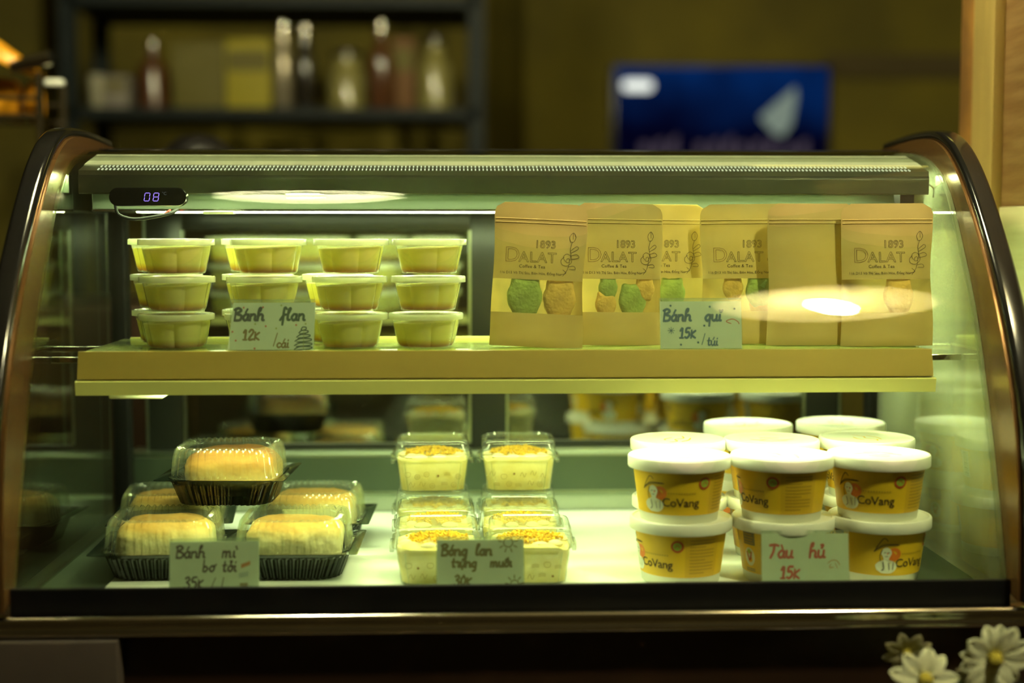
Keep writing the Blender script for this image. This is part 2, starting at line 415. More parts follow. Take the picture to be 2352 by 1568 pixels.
# hand lettering: strokes per letter, baseline 0, x-height 1, ascender 2
ARCH = [(0, .7), (.4, 1), (.72, .8), (.75, .12), (.98, .05)]
BOWL = [(.78, .85), (.4, 1.02), (.02, .5), (.32, 0), (.7, .25), (.8, .95)]
GL = {
 'B': (1.25, [[(.1, 1.9), (.08, 0)], [(-.1, 1.75), (.5, 2), (.95, 1.6), (.3, 1.08), (1.05, .8), (.95, .1), (.1, 0)]]),
 'T': (1.1, [[(-.15, 1.8), (.5, 1.9), (1.1, 1.75)], [(.5, 1.9), (.45, .9), (.1, 0)]]),
 'a': (1.08, [BOWL, [(.8, 1), (.8, .15), (1.02, .05)]]),
 'n': (1.08, [[(0, 1), (0, 0)], ARCH]),
 'm': (1.6, [[(0, 1), (0, 0)], [(0, .7), (.3, 1), (.55, .8), (.55, 0)], [(.55, .7), (.9, 1), (1.15, .8), (1.18, .1), (1.4, .05)]]),
 'h': (1.05, [[(.25, 1.55), (.32, 2.05), (.05, 1.7), (0, 0)], ARCH]),
 'f': (.85, [[(.75, 1.85), (.5, 2.1), (.35, 1.6), (.35, -.7)], [(-.1, .05), (.35, .8), (.75, .95)]]),
 'l': (.6, [[(.1, 1), (.45, 1.95), (.15, 1.7), (.12, .2), (.45, .1)]]),
 'q': (1.05, [BOWL, [(.8, 1), (.78, -.85)]]),
 'g': (1.05, [BOWL, [(.8, 1), (.75, -.6), (.3, -.8)]]),
 'u': (1.05, [[(0, 1), (.02, .3), (.35, 0), (.72, .35)], [(.75, 1), (.75, .12), (.98, .05)]]),
 'i': (.5, [[(.1, 1), (.1, .15), (.35, .05)]]),
 'o': (1.0, [[(.75, .85), (.4, 1.02), (.02, .5), (.4, 0), (.8, .45), (.6, .98), (.9, .9)]]),
 't': (.75, [[(.25, 1.7), (.25, .15), (.6, .1)], [(-.05, 1.05), (.6, 1.1)]]),
 'r': (.8, [[(.05, .9), (.2, 1.1), (.6, .85), (.5, .1), (.8, .05)]]),
 'b': (1.0, [[(.05, 2), (.05, .1)], [(.05, .6), (.4, .95), (.75, .5), (.4, 0), (.05, .15)]]),
 'c': (.85, [[(.72, .85), (.35, 1), (.02, .5), (.35, 0), (.75, .2)]]),
 'k': (.9, [[(.05, 1.35), (.05, 0)], [(.75, 1.3), (.1, .6), (.8, 0)]]),
 '1': (.8, [[(0, 1.3), (.35, 1.8), (.35, 0)], [(.05, 0), (.6, 0)]]),
 '2': (1.0, [[(.05, 1.4), (.4, 1.85), (.8, 1.4), (.1, .05), (.9, .1)]]),
 '3': (1.0, [[(.1, 1.6), (.5, 1.85), (.8, 1.4), (.35, 1), (.85, .6), (.5, 0), (.05, .2)]]),
 '5': (1.0, [[(.8, 1.8), (.2, 1.75), (.15, 1.0), (.6, 1.1), (.8, .5), (.4, 0), (.05, .15)]]),
 '0': (1.0, [[(.45, 1.8), (.05, .9), (.45, 0), (.85, .9), (.45, 1.8)]]),
 '/': (.7, [[(.55, 1.8), (.0, -.6)]]), ' ': (.7, []),
}
ACC = {'´': [(.35, 1.35), (.55, 1.8)], '`': [(.35, 1.8), (.55, 1.35)], '?': [(.3, 1.75), (.55, 1.8), (.5, 1.5), (.4, 1.35)], '.': [(.4, -.4), (.46, -.45)],
       '^': [(.1, 1.25), (.42, 1.6), (.75, 1.25)], '˘': [(.0, 1.8), (.2, 1.5), (.45, 1.8)], "'": [(.75, .95), (1.05, 1.25)], 'd': [(.1, 1.5), (.14, 1.62)]}
def hand(mb, s, x, y, h, wd, mi, slope=0.0, slant=.12):
    """writes s in pen strokes on the (x, y) plane; an accent mark follows its letter"""
    cx = 0; last = 0
    for ch in s:
        if ch in ACC:
            st = [ACC[ch]]; ox = last
        elif ch in GL:
            adv, st = GL[ch]; ox = cx; last = cx; cx += adv + .12
        else: continue
        for q in st:
            pts = [(x + (ox + a + slant * b) * h, y + b * h + slope * (ox + a) * h) for a, b in q]
            v, f = ribbon(pts, wd * 1.45, len(pts) > 2, 4); mb.add([(p[0], 0, p[1]) for p in v], f, mi)
    return cx * h
# ------------------------------------------------------------------ the setting
def struct(name, a, b, m, **k):
    o = MB().box(a, b).build(name, m, smooth=False); tag(o, kind='structure'); return o
struct('floor', (-2.6, -3.2, -.05), (2.6, 3.0, 0), M['floor'])
struct('ceiling', (-2.6, -3.2, 2.75), (2.6, 3.0, 2.8), M['ceil'])
struct('wall_back', (-2.6, 2.8, 0), (2.6, 2.9, 2.75), M['wall'])
struct('wall_left', (-2.7, -3.2, 0), (-2.6, 2.9, 2.75), M['wall_dark'])
struct('wall_right', (2.6, -3.2, 0), (2.7, 2.9, 2.75), M['wall'])
struct('wall_front', (-2.6, -3.3, 0), (2.6, -3.2, 2.75), M['wall_dark'])
tr = MB().box((1.04, 2.785, 1.735), (2.6, 2.80, 1.80)).build('trim_1', M['wall_dark'], smooth=False); tag(tr, kind='structure')

# board partition to the right of the case
pt = thing('partition', 'wooden board partition standing to the right of the display case', 'partition', (.57, .1, 0))
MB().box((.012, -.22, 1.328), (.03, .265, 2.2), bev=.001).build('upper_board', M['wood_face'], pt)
MB().box((.010, -.22, 1.1005), (.03, .265, 1.3275), bev=.001).build('lower_lit_board', M['lit_board'], pt)  # light spilling from the case is put into this board's colour
MB().box((.008, -.22, .0), (.03, .265, 1.1), bev=.001).build('base_board', M['base_board'], pt)
MB().box((0, .20, .0), (.012, .262, 2.2), bev=.001).build('edge_strip', M['strip'], pt)
MB().box((0, .2625, .0), (.045, .30, 2.2), bev=.001).build('end_post', M['wood'], pt)

# service counter the case stands on
MB().box((-1.3, -.02, 0), (.54, .48, .80), bev=.004).build('counter', M['cabinet'])
tag(bpy.data.objects['counter'], 'dark counter under the display case', 'counter')

# ------------------------------------------------------------------ the display case
XL, XR, XC = -.3724, .4774, .0525
case = thing('display_case', 'curved glass countertop cake display case with black arched ends', 'display case', (0, 0, 0))
GP = [(0, 1.000), (.005, 1.02), (.021, 1.071), (.049, 1.148), (.084, 1.227), (.119, 1.282), (.153, 1.330), (.170, 1.347), (.187, 1.3595), (.206, 1.3690), (.228, 1.3765), (.262, 1.3835), (.32, 1.387), (.38, 1.387)]
gp = spline(GP, 6)
def offs(pr, d):
    out = []
    for i, p in enumerate(pr):
        a = Vector(pr[max(i - 1, 0)]); b = Vector(pr[min(i + 1, len(pr) - 1)]); t = (b - a).normalized()
        out.append((p[0] + t.y * d, p[1] - t.x * d))
    return out
inner = offs(gp, .005)
MB().extrude_yz(gp + inner[::-1], XL + .002, XR - .002).build('front_glass', M['glass'], case, angle=30)
# side panes follow the curve
FRONT = [(y + .004, z - .002) for y, z in gp]
for sx, x in ((-1, XL), (1, XR)):
    pane = FRONT + [(.38, .9840), (.004, .9840)]
    MB().extrude_yz(pane, x - .0025, x + .0025).build('side_glass', M['misted_glass' if sx > 0 else 'side_glass'], case, smooth=False)
# arched end frames: a brown face between the glass and a black rail
OUT = [(-.022, .985), (-.021, 1.03), (-.016, 1.08), (-.006, 1.13), (.012, 1.175), (.036, 1.220), (.066, 1.264), (.100, 1.305), (.135, 1.342), (.165, 1.367), (.195, 1.384), (.235, 1.3945), (.30, 1.397), (.40, 1.393)]
op = spline(OUT, 5)
for sx, x in ((-1, XL), (1, XR)):
    a, b = (x - .014, x - .003) if sx < 0 else (x + .003, x + .014)
    fr = MB()
    n = 40
    def at(pr, t):
        k = t * (len(pr) - 1); i = min(int(k), len(pr) - 2); f = k - i
        return (pr[i][0] * (1 - f) + pr[i + 1][0] * f, pr[i][1] * (1 - f) + pr[i + 1][1] * f)
    inn = [(y + .012, z - .008) for y, z in gp]
    rings = []
    for xx in (a, b):
        rings.append([(xx,) + at(op, i / n) for i in range(n + 1)] + [(xx,) + at(inn, i / n) for i in range(n, -1, -1)])
    bm_ = MB()
    for i in range(n):
        for xx in (a, b):
            p, q, r_, s_ = at(op, i / n), at(op, (i + 1) / n), at(inn, (i + 1) / n), at(inn, i / n)
            bm_.add([(xx,) + p, (xx,) + q, (xx,) + r_, (xx,) + s_], [(0, 1, 2, 3)])
    bm_.loft([rings[0], rings[1]])
    fo = bm_.build('end_frame', M['bronze'], case, smooth=False)
    tp = []
    xm = x + sx * .0165
    hw = .0105
    ri = []
    for i in range(len(op)):
        a_ = Vector(op[max(i - 1, 0)]); b_ = Vector(op[min(i + 1, len(op) - 1)]); t = (b_ - a_).normalized(); nn = Vector((-t.y, t.x))
        ring = []
        for cx, cn in rr(2 * hw, .012, .005, 4, 0) and [(p[0], p[1]) for p in rr(2 * hw, .012, .005, 4, 0)]:
            ring.append((xm + cx, op[i][0] + nn.x * (cn + .003), op[i][1] + nn.y * (cn + .003)))
        ri.append(ring)
    MB().loft(ri, 0, True, True).build('edge_rail', M['black'], fo)
# steel canopy under the top glass
cx0, cx1 = XL + .012, XR - .012
cp = [(.188, 1.3600), (.188, 1.3375), (.1895, 1.3375), (.1895, 1.3575), (.2235, 1.3575), (.2235, 1.3395), (.2250, 1.3395), (.2250, 1.3575), (.238, 1.3575), (.238, 1.3225), (.40, 1.3225), (.40, 1.380), (.262, 1.378), (.222, 1.369)]  # inner rib added to keep the strip's light off the fascia
can = MB().extrude_yz(cp, cx0, cx1).build('top_canopy', M['steel'], case, smooth=False)
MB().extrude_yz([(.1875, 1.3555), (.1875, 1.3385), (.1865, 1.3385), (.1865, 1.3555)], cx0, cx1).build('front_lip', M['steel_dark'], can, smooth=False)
MB().box((cx0 + .001, .2360, 1.3240), (cx1 - .001, .2379, 1.3570)).build('fascia', M['fascia'], can, smooth=False)
MB().box((cx0 + .004, .196, 1.3540), (cx1 - .004, .221, 1.3572)).build('light_strip', M['led_top'], can, smooth=False)
dots = MB()  # glowing boxes imitate the LED reflections in the steel
for k in range(210):
    x = XL + .030 + (XR - XL - .06) * k / 209
    for yy, zz in ((.1905, 1.3610), (.1945, 1.3620), (.2035, 1.3644), (.2075, 1.3654)):
        dots.box((x - .0006, yy - .0006, zz - .0003), (x + .0006, yy + .0006, zz + .0004))
o = dots.build('led_reflection_rows', M['led_dot'], can, smooth=False)
MB().extrude_yz([(.2095, 1.3665), (.2225, 1.3700), (.2620, 1.3792), (.36, 1.3815), (.36, 1.3805), (.2620, 1.3782), (.2225, 1.3690), (.2095, 1.3655)], cx0, cx1).build('upper_brightener', M['grey_paint'], can, smooth=False)  # grey sheet added to lighten the band under the top glass
MB().box((cx0 + .03, .300, 1.3217), (cx1 - .03, .316, 1.3232)).build('rear_fill_strip', M['led_top'], can, smooth=False)  # added glowing strip, lifts the light on the flan stacks from behind
MB().extrude_yz([(.2365, 1.3235), (.2365, 1.3215), (.2395, 1.3215), (.2395, 1.3235)], cx0, cx1).build('bright_edge', M['steel_pol'], can, smooth=False)
# thermometer
th = MB()
ring = [(p[0], p[1]) for p in rr(.0745, .0178, .0088, 8)]
th.loft([[(p[0], .0, p[1]) for p in ring], [(p[0], -.008, p[1]) for p in ring], [(p[0] * .985, -.0092, p[1] * .94) for p in ring]], 0, True, True)
tho = th.build('thermometer', M['black'], case, (-.2945, .1945, 1.3347)); tho['label'] = 'black digital thermometer reading 08'
dg = MBX()
SEG = {'0': 'abcdef', '8': 'abcdefg'}
def seg7(ch, x, z, w_, h_, sl):
    t = .0008
    P = dict(a=((0, h_), (w_, h_)), b=((w_, h_), (w_, h_ / 2)), c=((w_, h_ / 2), (w_, 0)), d=((0, 0), (w_, 0)), e=((0, 0), (0, h_ / 2)), f=((0, h_ / 2), (0, h_)), g=((0, h_ / 2), (w_, h_ / 2)))
    for q in SEG[ch]:
        (x0, z0), (x1, z1) = P[q]
        d = Vector((x1 - x0, z1 - z0)).normalized() * .0007
        v, f = ribbon([(x + x0 + d.x + sl * z0, z + z0 + d.y), (x + x1 - d.x + sl * z1, z + z1 - d.y)], t, False)
        dg.add([(p[0], -.0095, p[1]) for p in v], f, 0)
seg7('0', -.0035, -.0040, .0048, .0076, .15); seg7('8', .0050, -.0040, .0048, .0076, .15)
v, f = text2('°C', .0042); dg.add([(p[0] + .0135, -.0095, p[1] + .0018) for p in v], f, 1)
dg.build('digits', [M['digit'], M['digit_dim']], tho)
# sensor cable below the thermometer
MB().tube(spline([(-.329, .2, 1.328), (-.326, .2, 1.318), (-.312, .2, 1.3135), (-.292, .2, 1.3155), (-.278, .205, 1.319), (-.272, .215, 1.323)], 6), .0016, 8).build('sensor_cable', M['cable'], case)
MB().tube([(-.283, .203, 1.3185), (-.277, .206, 1.3225)], .0010, 6).build('red_wire', M['rubber_red'], case)
MB().box((-.245, .2, 1.3185), (-.215, .215, 1.3215), bev=.0008).build('cable_clip', M['white_plastic'], case)
# bracket and wire at the upper right
MB().extrude_yz([(.19, 1.357), (.19, 1.318), (.205, 1.318), (.215, 1.357)], .438, .452).build('hinge_bracket', M['black_mat'], case)
MB().tube(spline([(.450, .20, 1.342), (.462, .20, 1.350), (.474, .2, 1.345), (.4745, .2, 1.335)], 6), .0008, 6).build('bracket_wire', M['steel_pol'], case)
# glass shelf with a tan front and light cover
sx0, sx1 = -.3387, .4390
SZ = 1.193
sh = MB().box((sx0 + .002, .093, SZ - .006), (sx1 - .002, .252, SZ), bev=.0008).build('shelf', M['glass_edge'], case)
MB().box((sx0 + .01, .2515, SZ - .007), (sx1 - .01, .2555, SZ + .0015)).build('rear_strip', M['pale_lip'], sh, smooth=False)
MB().box((sx0 + .003, .094, SZ - .0085), (sx1 - .003, .250, SZ - .0065)).build('shelf_backing', M['gold_lip'], sh, smooth=False)
MB().extrude_yz([(.0925, SZ + .0007), (.0895, SZ + .0004), (.0835, SZ - .0235), (.0855, SZ - .0245), (.0925, SZ - .0245)], sx0, sx1).build('front_lip', M['gold_lip'], sh, smooth=False)
MB().extrude_yz([(.0855, SZ - .0252), (.0825, SZ - .0262), (.0845, SZ - .0385), (.0890, SZ - .0390), (.0890, SZ - .0275), (.135, SZ - .0275), (.135, SZ - .0405), (.1365, SZ - .0405), (.1365, SZ - .0252)], sx0 - .002, sx1 + .0025).build('light_cover', M['pale_lip'], sh, smooth=False)  # rear flange added to screen the tube from the door mirror
MB().box((sx0 + .06, .094, SZ - .0315), (sx1 - .02, .122, SZ - .0285)).build('light_tube', M['led_shelf'], sh, smooth=False)
MB().box((-.318, .11, SZ - .045), (-.268, .16, SZ - .0285), bev=.002).build('lamp_end', M['white_plastic'], sh)
for x in (XL + .006, XR - .006):
    s_ = 1 if x < 0 else -1
    for yy in (.11, .235):
        MB().box((min(x - s_ * .003, x + s_ * .03), yy, SZ - .012), (max(x - s_ * .003, x + s_ * .03), yy + .012, SZ - .006), bev=.001).build('shelf_bracket', M['steel_pol'], sh)
# rear posts, sliding doors
DY = .421
for x in (XL + .004, XR - .004):
    MB().box((x - .008, .372, .984), (x + .008, .398, 1.33), bev=.002).build('rear_post', M['black_mat'], case)
def door(x0, x1, y):
    z0, z1 = 1.052, 1.325
    d = MB()
    d.box((x0, y, z0), (x0 + .045, y + .012, z1), bev=.001).box((x1 - .045, y, z0), (x1, y + .012, z1), bev=.001)
    d.box((x0 + .045, y, z1 - .022), (x1 - .045, y + .012, z1), bev=.001).box((x0 + .045, y, z0), (x1 - .045, y + .012, z0 + .008), bev=.001)
    do = d.build('sliding_door', M['dark_frame'], case)
    MB().box((x0 + .045, y + .004, z0 + .008), (x1 - .045, y + .008, z1 - .022)).build('door_pane', M['door_glass'], do, smooth=False)
    for xa, za, zb in ((x0 + .0435, z0 + .008, z1 - .022), (x1 - .0465, z0 + .008, z1 - .022), (x0 + .001, z0, z1), (x1 - .004, z0, z1)):
        MB().box((xa, y - .001, za), (xa + .003, y + .001, zb)).build('door_bead', M['steel'], do, smooth=False)
door(-.352, .062, DY); door(.012, .452, DY + .016)
MB().extrude_yz([(.400, .980), (.400, 1.0015), (.405, 1.0035), (.412, 1.0035), (.412, 1.048), (.411, 1.0515), (.419, 1.0535), (.450, 1.0535), (.45, .980)], XL + .004, XR - .004).build('door_track', M['steel'], case, smooth=False)
MB().extrude_yz([(.4105, 1.006), (.4105, 1.046), (.4125, 1.046), (.4125, 1.006)], XL + .004, XR - .004).build('track_face', M['deck'], case, smooth=False)
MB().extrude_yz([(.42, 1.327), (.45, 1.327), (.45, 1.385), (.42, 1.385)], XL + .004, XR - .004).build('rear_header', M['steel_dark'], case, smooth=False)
MB().box((XL - .012, .33, 1.3872), (XR + .012, .445, 1.3890), bev=.001).build('top_cover', M['black_mat'], case)
# deck, front band, bumper, body
MB().box((XL, .006, .976), (XR, .412, .9835)).build('deck', M['deck'], case, smooth=False)
MB().box((XL - .003, -.006, .9790), (XR + .003, -.001, 1.0008), bev=.0008).build('front_band', M['black_mat'], case)
tp = [(-.004, .9800), (-.016, .9800), (-.0195, .9785), (-.0205, .9755), (-.0205, .9705), (-.0225, .9660), (-.0205, .9630), (-.016, .9620), (-.004, .9620)]
MB().extrude_yz(spline(tp, 3), -.46, .565).build('bumper_trim', M['steel_pol'], case, angle=60)
MB().box((XL - .03, -.002, .80), (XR + .03, .45, .9755), bev=.004).build('case_body', M['cabinet'], case)
MB().box((-.46, -.0240, .80), (-.282, -.0025, .9612), bev=.002).build('body_grille', M['grey_panel'], case)

# white tray mat lying on the deck
TZ = .9855
o = MB().box((-.3125, .012, .9837), (.416, .396, TZ), bev=.0006).build('tray_mat', M['tray']); tag(o, 'white mat covering the lower deck of the display case', 'mat')

# ------------------------------------------------------------------ flan cups on the glass shelf
def lobes(r, z, amp, n=72, k=6):
    out = []
    for i in range(n):
        a = 2 * PI * i / n
        c = abs(math.cos(k * a / 2)); q = r * (1 - amp + amp * c ** .55)
        out.append((q * math.cos(a), q * math.sin(a), z))
    return out
def make_flan():
    t = thing('flan_cup', 'x', 'flan cup')
    b = MB()
    b.loft([lobes(.0245, 0, .11), lobes(.0262, .0008, .11), lobes(.0272, .004, .115), lobes(.0315, .024, .10), lobes(.0325, .0285, .06), lobes(.0328, .0292, .02), lobes(.0335, .0300, 0)], 0, True, False)
    b.build('cup', M['pp'], t, angle=50)
    c = MB()
    def tilt(ring): return [(x, y, z + .045 * x) for x, y, z in ring]
    c.loft([lobes(.0240, .0012, .11), lobes(.0264, .004, .115), lobes(.0303, .0215, .10), tilt(lobes(.0306, .0240, .10)), tilt(lobes(.028, .0244, .06)), tilt(lobes(.0005, .0245, .06))], 0, True, True)
    c.build('custard', M['custard'], t, angle=50)
    l = MB()
    l.lathe([(.0335, .0262), (.0352, .0264), (.0352, .0312), (.0347, .0318), (.0325, .0320), (.0315, .0310), (.001, .0312)], 48)
    l.build('lid', M['pp_lid'], t)
    return t
flan = make_flan()
FH = .0345
fz = [SZ + .0005 + FH * k for k in range(3)]
LV = ['bottom', 'middle', 'top']
FS = [(-.2597, .137, [(0, 0, .1), (.001, .001, .45), (.001, .0, .2)], 'front leftmost stack', 3),
      (-.1770, .137, [(-.003, 0, .3), (-.001, .002, .0), (.0035, -.001, .25)], 'front stack behind the flan card', 3),
      (-.0975, .137, [(-.0005, 0, .5), (-.001, 0, .12), (.0005, 0, .35)], 'front stack right of the flan card', 3),
      (-.0250, .137, [(-.0022, 0, .2), (0, .001, .4), (.0012, 0, .3)], 'front stack nearest the kraft pouches', 3),
      (-.2830, .2085, [(.0015, 0, 0), (.0005, 0, .3), (-.001, 0, .1)], 'rear stack at far left', 3),
      (-.1935, .2085, [(-.0005, 0, .2), (0, 0, .4), (.0, 0, .1)], 'rear stack behind the second column', 3),
      (-.1165, .2085, [(.001, 0, .2), (.001, 0, 0)], 'short rear stack behind the third column', 2)]
first = True
for x, y, offs_, nm, n in FS:
    for k in range(n):
        dx, dy, a = offs_[k]
        lab = 'yellow flan cup with frosted lid, %s in the %s' % ('upper' if (n == 2 and k == 1) else LV[k], nm)
        loc = (x + dx, y + dy, fz[k])
        if first: flan.location = loc; flan.rotation_euler = (0, 0, a); flan['label'] = lab; flan['group'] = 'stacked flan cups on the glass shelf'; first = False
        else: dup(flan, loc, a, lab)

# ------------------------------------------------------------------ kraft pouches of cookies
BW, BH = .0875, .1345
def bag_fn(seed, bulge=.011, lean=0.0):
    def t(u, v):
        g = max(0, 1 - u * u) ** .55
        th = bulge * g * (max(0, 1 - v) ** .75) * (1 if v > .03 else .9)
        wr = .0011 * noise.noise((u * 2.2 + seed * 7, v * 4, seed)) * g * (1 - v * .4)
        return th, wr
    def pos(u, v, side):
        th, wr = t(u, v)
        hw = BW / 2
        rc = .012 / BH
        if v > 1 - rc:
            q = (v - (1 - rc)) / rc; hw -= .010 * (1 - math.sqrt(max(0, 1 - q * q)))
        hw -= .0018 * math.exp(-((v - .5) / .25) ** 2)
        return (u * hw + .0006 * math.sin(v * 9 + seed), (-th if side == 0 else th) + wr + (-.0001 if side == 0 else .0001), v * BH)
    return pos
ROSE = [[(.0, -.020), (.004, -.014), (.006, -.006), (.007, 0), (.0062, .006), (.008, .0125)],
        [(.0062, .0125), (.0052, .017), (.0085, .021), (.011, .017), (.009, .0125), (.0062, .0125)], [(.0085, .021), (.0085, .015)],
        [(.0065, .004), (.012, .0085), (.0135, .006), (.0068, .002)], [(.0065, -.001), (.012, .001), (.0145, -.002), (.007, -.004)],
        [(.002, -.006), (.0, -.002), (.003, .001), (.007, -.001), (.008, -.006), (.004, -.010), (-.001, -.009), (-.002, -.005), (.001, -.002)],
        [(.003, -.004), (.005, -.003), (.006, -.006), (.003, -.007), (.003, -.004)], [(.0045, -.011), (.010, -.010), (.0115, -.013), (.006, -.013)], [(-.002, -.0185), (.003, -.017), (.0, -.014)]]
def make_bag(seed, label, printed, loc, rot, bulge=.011):
    t = thing('kraft_pouch', label, 'pouch', loc, rot, 'kraft cookie pouches on the glass shelf')
    pos = bag_fn(seed, bulge)
    NU, NV = 20, 30
    vb0, vb1 = 7, 14
    def vv(j): return j / NV
    pouch = MB(); win = MB()
    ring = [-1 + 2 * i / NU for i in range(NU + 1)]
    # front (kraft above and below the window), back, gusset
    def strip(mb, j0, j1, side):
        v = [pos(u, vv(j), side) for j in range(j0, j1 + 1) for u in ring]; n = NU + 1
        f = [(a * n + i, a * n + i + 1, (a + 1) * n + i + 1, (a + 1) * n + i) for a in range(j1 - j0) for i in range(NU)]
        mb.add(v, f)
    if printed:
        strip(pouch, 0, vb0, 0); strip(pouch, vb1, NV, 0); strip(win, vb0, vb1, 0)
    else: strip(pouch, 0, NV, 0)
    strip(pouch, 0, NV, 1)
    pouch.loft([[pos(u, 0, 0) for u in ring], [(pos(u, 0, 0)[0], 0, .002) for u in ring], [pos(u, 0, 1) for u in ring]], 0, closed=False)
    # seal ridges near the top
    for zz in (.86, .885):
        v = [];
        for u in ring:
            p = pos(u * .97, zz, 0); v += [(p[0], p[1] - .0002, p[2] - .0007), (p[0], p[1] - .0008, p[2]), (p[0], p[1] - .0002, p[2] + .0007)]
        pouch.add(v, [(3 * i + k, 3 * i + k + 1, 3 * i + k + 4, 3 * i + k + 3) for i in range(NU) for k in range(2)])
    pouch.build('pouch_body', M['kraft'], t, angle=60)
    if printed:
        win.build('clear_window', M['window'], t, angle=60)
        pr = MBX()
        def put(v, f, x, z, mi):
            out = []
            for p in v:
                X, Z = p[0] + x, p[1] + z
                q = pos(max(-1, min(1, X / (BW / 2))), Z / BH, 0); out.append((X, q[1] - .0004, Z))
            pr.add(out, f, mi)
        put(*text2('1893', .0102, .00016), -.0050, .0925, 0)
        put(*text2('D', .0195, .00016, 1.05), -.0325, .0790, 1)
        put(*text2('ALAT', .0138, .00016, 1.08), -.0190, .0790, 0)
        put(*text2('Coffee & Tea', .0043, 0, 1.05), -.0185, .0735, 0)
        put(*text2('116 D13 Võ Thị Sáu, Biên Hòa, Đồng Nai', .0034, 0, 1.0, 0), -.0365, .0675, 0)
        for s_ in ROSE:
            v, f = ribbon(s_, .0004, True, 4); put(v, f, .0225, .0870, 0)
        pr.build('logo_print', [M['ink'], M['ink_red']], t)
    return t
BAGS = [
 (1, 'leftmost kraft pouch, whole front showing, green and yellow cookies in its window', True, (.0750, .128, SZ + .0006), (R(-3), R(2.6), R(-3))),
 (2, 'second kraft pouch from the left, tucked behind the leftmost pouch, pale green cookies', True, (.1550, .148, SZ + .0006), (R(-2), R(1.0), R(10))),
 (3, 'half hidden kraft pouch behind the second pouch and the cookie price card', True, (.2030, .182, SZ + .0006), (R(-3), R(.4), R(2))),
 (4, 'kraft pouch directly right of the cookie price card with three cookies showing', True, (.2810, .160, SZ + .0006), (R(-3), R(-.6), R(-4))),
 (5, 'plain kraft pouch with no print and no window', False, (.3400, .142, SZ + .0006), (R(-2), R(0), R(4))),
 (6, 'rightmost kraft pouch with faint print beside the side glass', True, (.4085, .128, SZ + .0006), (R(-3), R(-.4), R(-2))),
]
for a in BAGS: make_bag(*a)
def puffy(outline, th, n=6):
    mb = MB(); rings = []
    for k in range(n + 1):
        a = PI * k / n; s_ = .55 + .45 * math.sin(a) if 0 < k < n else .45
        rings.append([(p[0] * s_, -math.cos(a) * th / 2, p[1] * s_) for p in outline])
    mb.loft(rings, 0, True, True); return mb
def bear(r, seed):
    out = []
    for i in range(56):
        a = 2 * PI * i / 56
        q = r * (1 + .26 * math.exp(-((a - R(55)) / .24) ** 2) + .26 * math.exp(-((a - R(125)) / .24) ** 2) + .16 * math.exp(-((a - R(250)) / .3) ** 2) + .12 * math.exp(-((a - R(300)) / .3) ** 2) + .05 * noise.noise((math.cos(a) * 2, math.sin(a) * 2, seed)))
        out.append((q * math.cos(a), 1.12 * q * math.sin(a)))
    return out
CK = [(0, -.0120, .0465, .0150, 1, 'green bear shaped cookie filling the window of the leftmost kraft pouch'),
      (0, .0205, .0455, .0140, 0, 'yellow cookie in the window of the leftmost kraft pouch'),
      (1, -.0110, .0540, .0085, 1, 'small green cookie upper left in the window of the second kraft pouch'),
      (1, .0140, .0425, .0125, 1, 'larger green cookie low in the window of the second kraft pouch'),
      (1, -.0130, .0385, .0095, 0, 'yellow cookie low left in the window of the second kraft pouch'),
      (1, .0260, .0530, .0090, 0, 'yellow cookie upper right in the window of the second kraft pouch'),
      (2, .0085, .0475, .0120, 1, 'green cookie in the window of the half hidden kraft pouch'),
      (3, -.0125, .0540, .0090, 0, 'yellow cookie upper left in the pouch right of the price card'),
      (3, .0120, .0500, .0115, 1, 'pale green cookie in the pouch right of the price card'),
      (3, .0145, .0375, .0105, 0, 'yellow cookie low in the pouch right of the price card'),
      (5, .0105, .0470, .0130, 0, 'yellow cookie seen faintly in the window of the rightmost kraft pouch')]
for k, (bi, x, z, r, g, lab) in enumerate(CK):
    b = BAGS[bi]
    mtx = Matrix.LocRotScale(Vector(b[3]), __import__('mathutils').Euler(b[4]), None)
    p = mtx @ Vector((x, -.0025 + .002 * (k % 2), z))
    o = puffy(bear(r * 1.1, k), .0085).build('cookie', M['cookie_green' if g else 'cookie_yellow'], None, p, b[4], angle=80)
    tag(o, lab, 'cookie', 'cookies inside the kraft pouches')

# ------------------------------------------------------------------ clear boxes of bread
def make_bread_box():
    t = thing('bread_box', 'x', 'bread box')
    N = 200
    b = MB()
    b.loft([ribring(.082, .070, .020, .0004, N, .0012), ribring(.086, .074, .021, .0012, N, .0014), ribring(.100, .088, .024, .0205, N, .0013), ribring(.103, .091, .024, .0222, N, 0),
            ribring(.106, .094, .024, .0232, N, 0), ribring(.107, .095, .022, .0260, N, 0), ribring(.114, .101, .012, .0262, N, 0), ribring(.1235, .107, .003, .0275, N, 0), ribring(.1235, .107, .003, .0270, N, 0)], 0, True)
    b.build('tray', M['tray_black'], t, angle=25)
    l = MB()
    l.loft([ribring(.106, .093, .022, .0270, N, 0), ribring(.1015, .0890, .022, .0275, N, 0), ribring(.1005, .0880, .021, .0300, N, .0012), ribring(.0965, .0840, .020, .0465, N, .0016), ribring(.0935, .0810, .020, .0515, N, .0018, .0004),
            ribring(.0890, .0765, .019, .0545, N, .0016, .0009), ribring(.0830, .0705, .017, .0552, N, .0008, .0006), ribring(.0750, .0620, .016, .0522, N, 0)], 0, False, False)
    l.add([tuple(p) for p in resample(rr(.075, .062, .016, 10, .0522), N)], [tuple(range(N))])
    l.build('lid', M['pet'], t, angle=25)
    return t
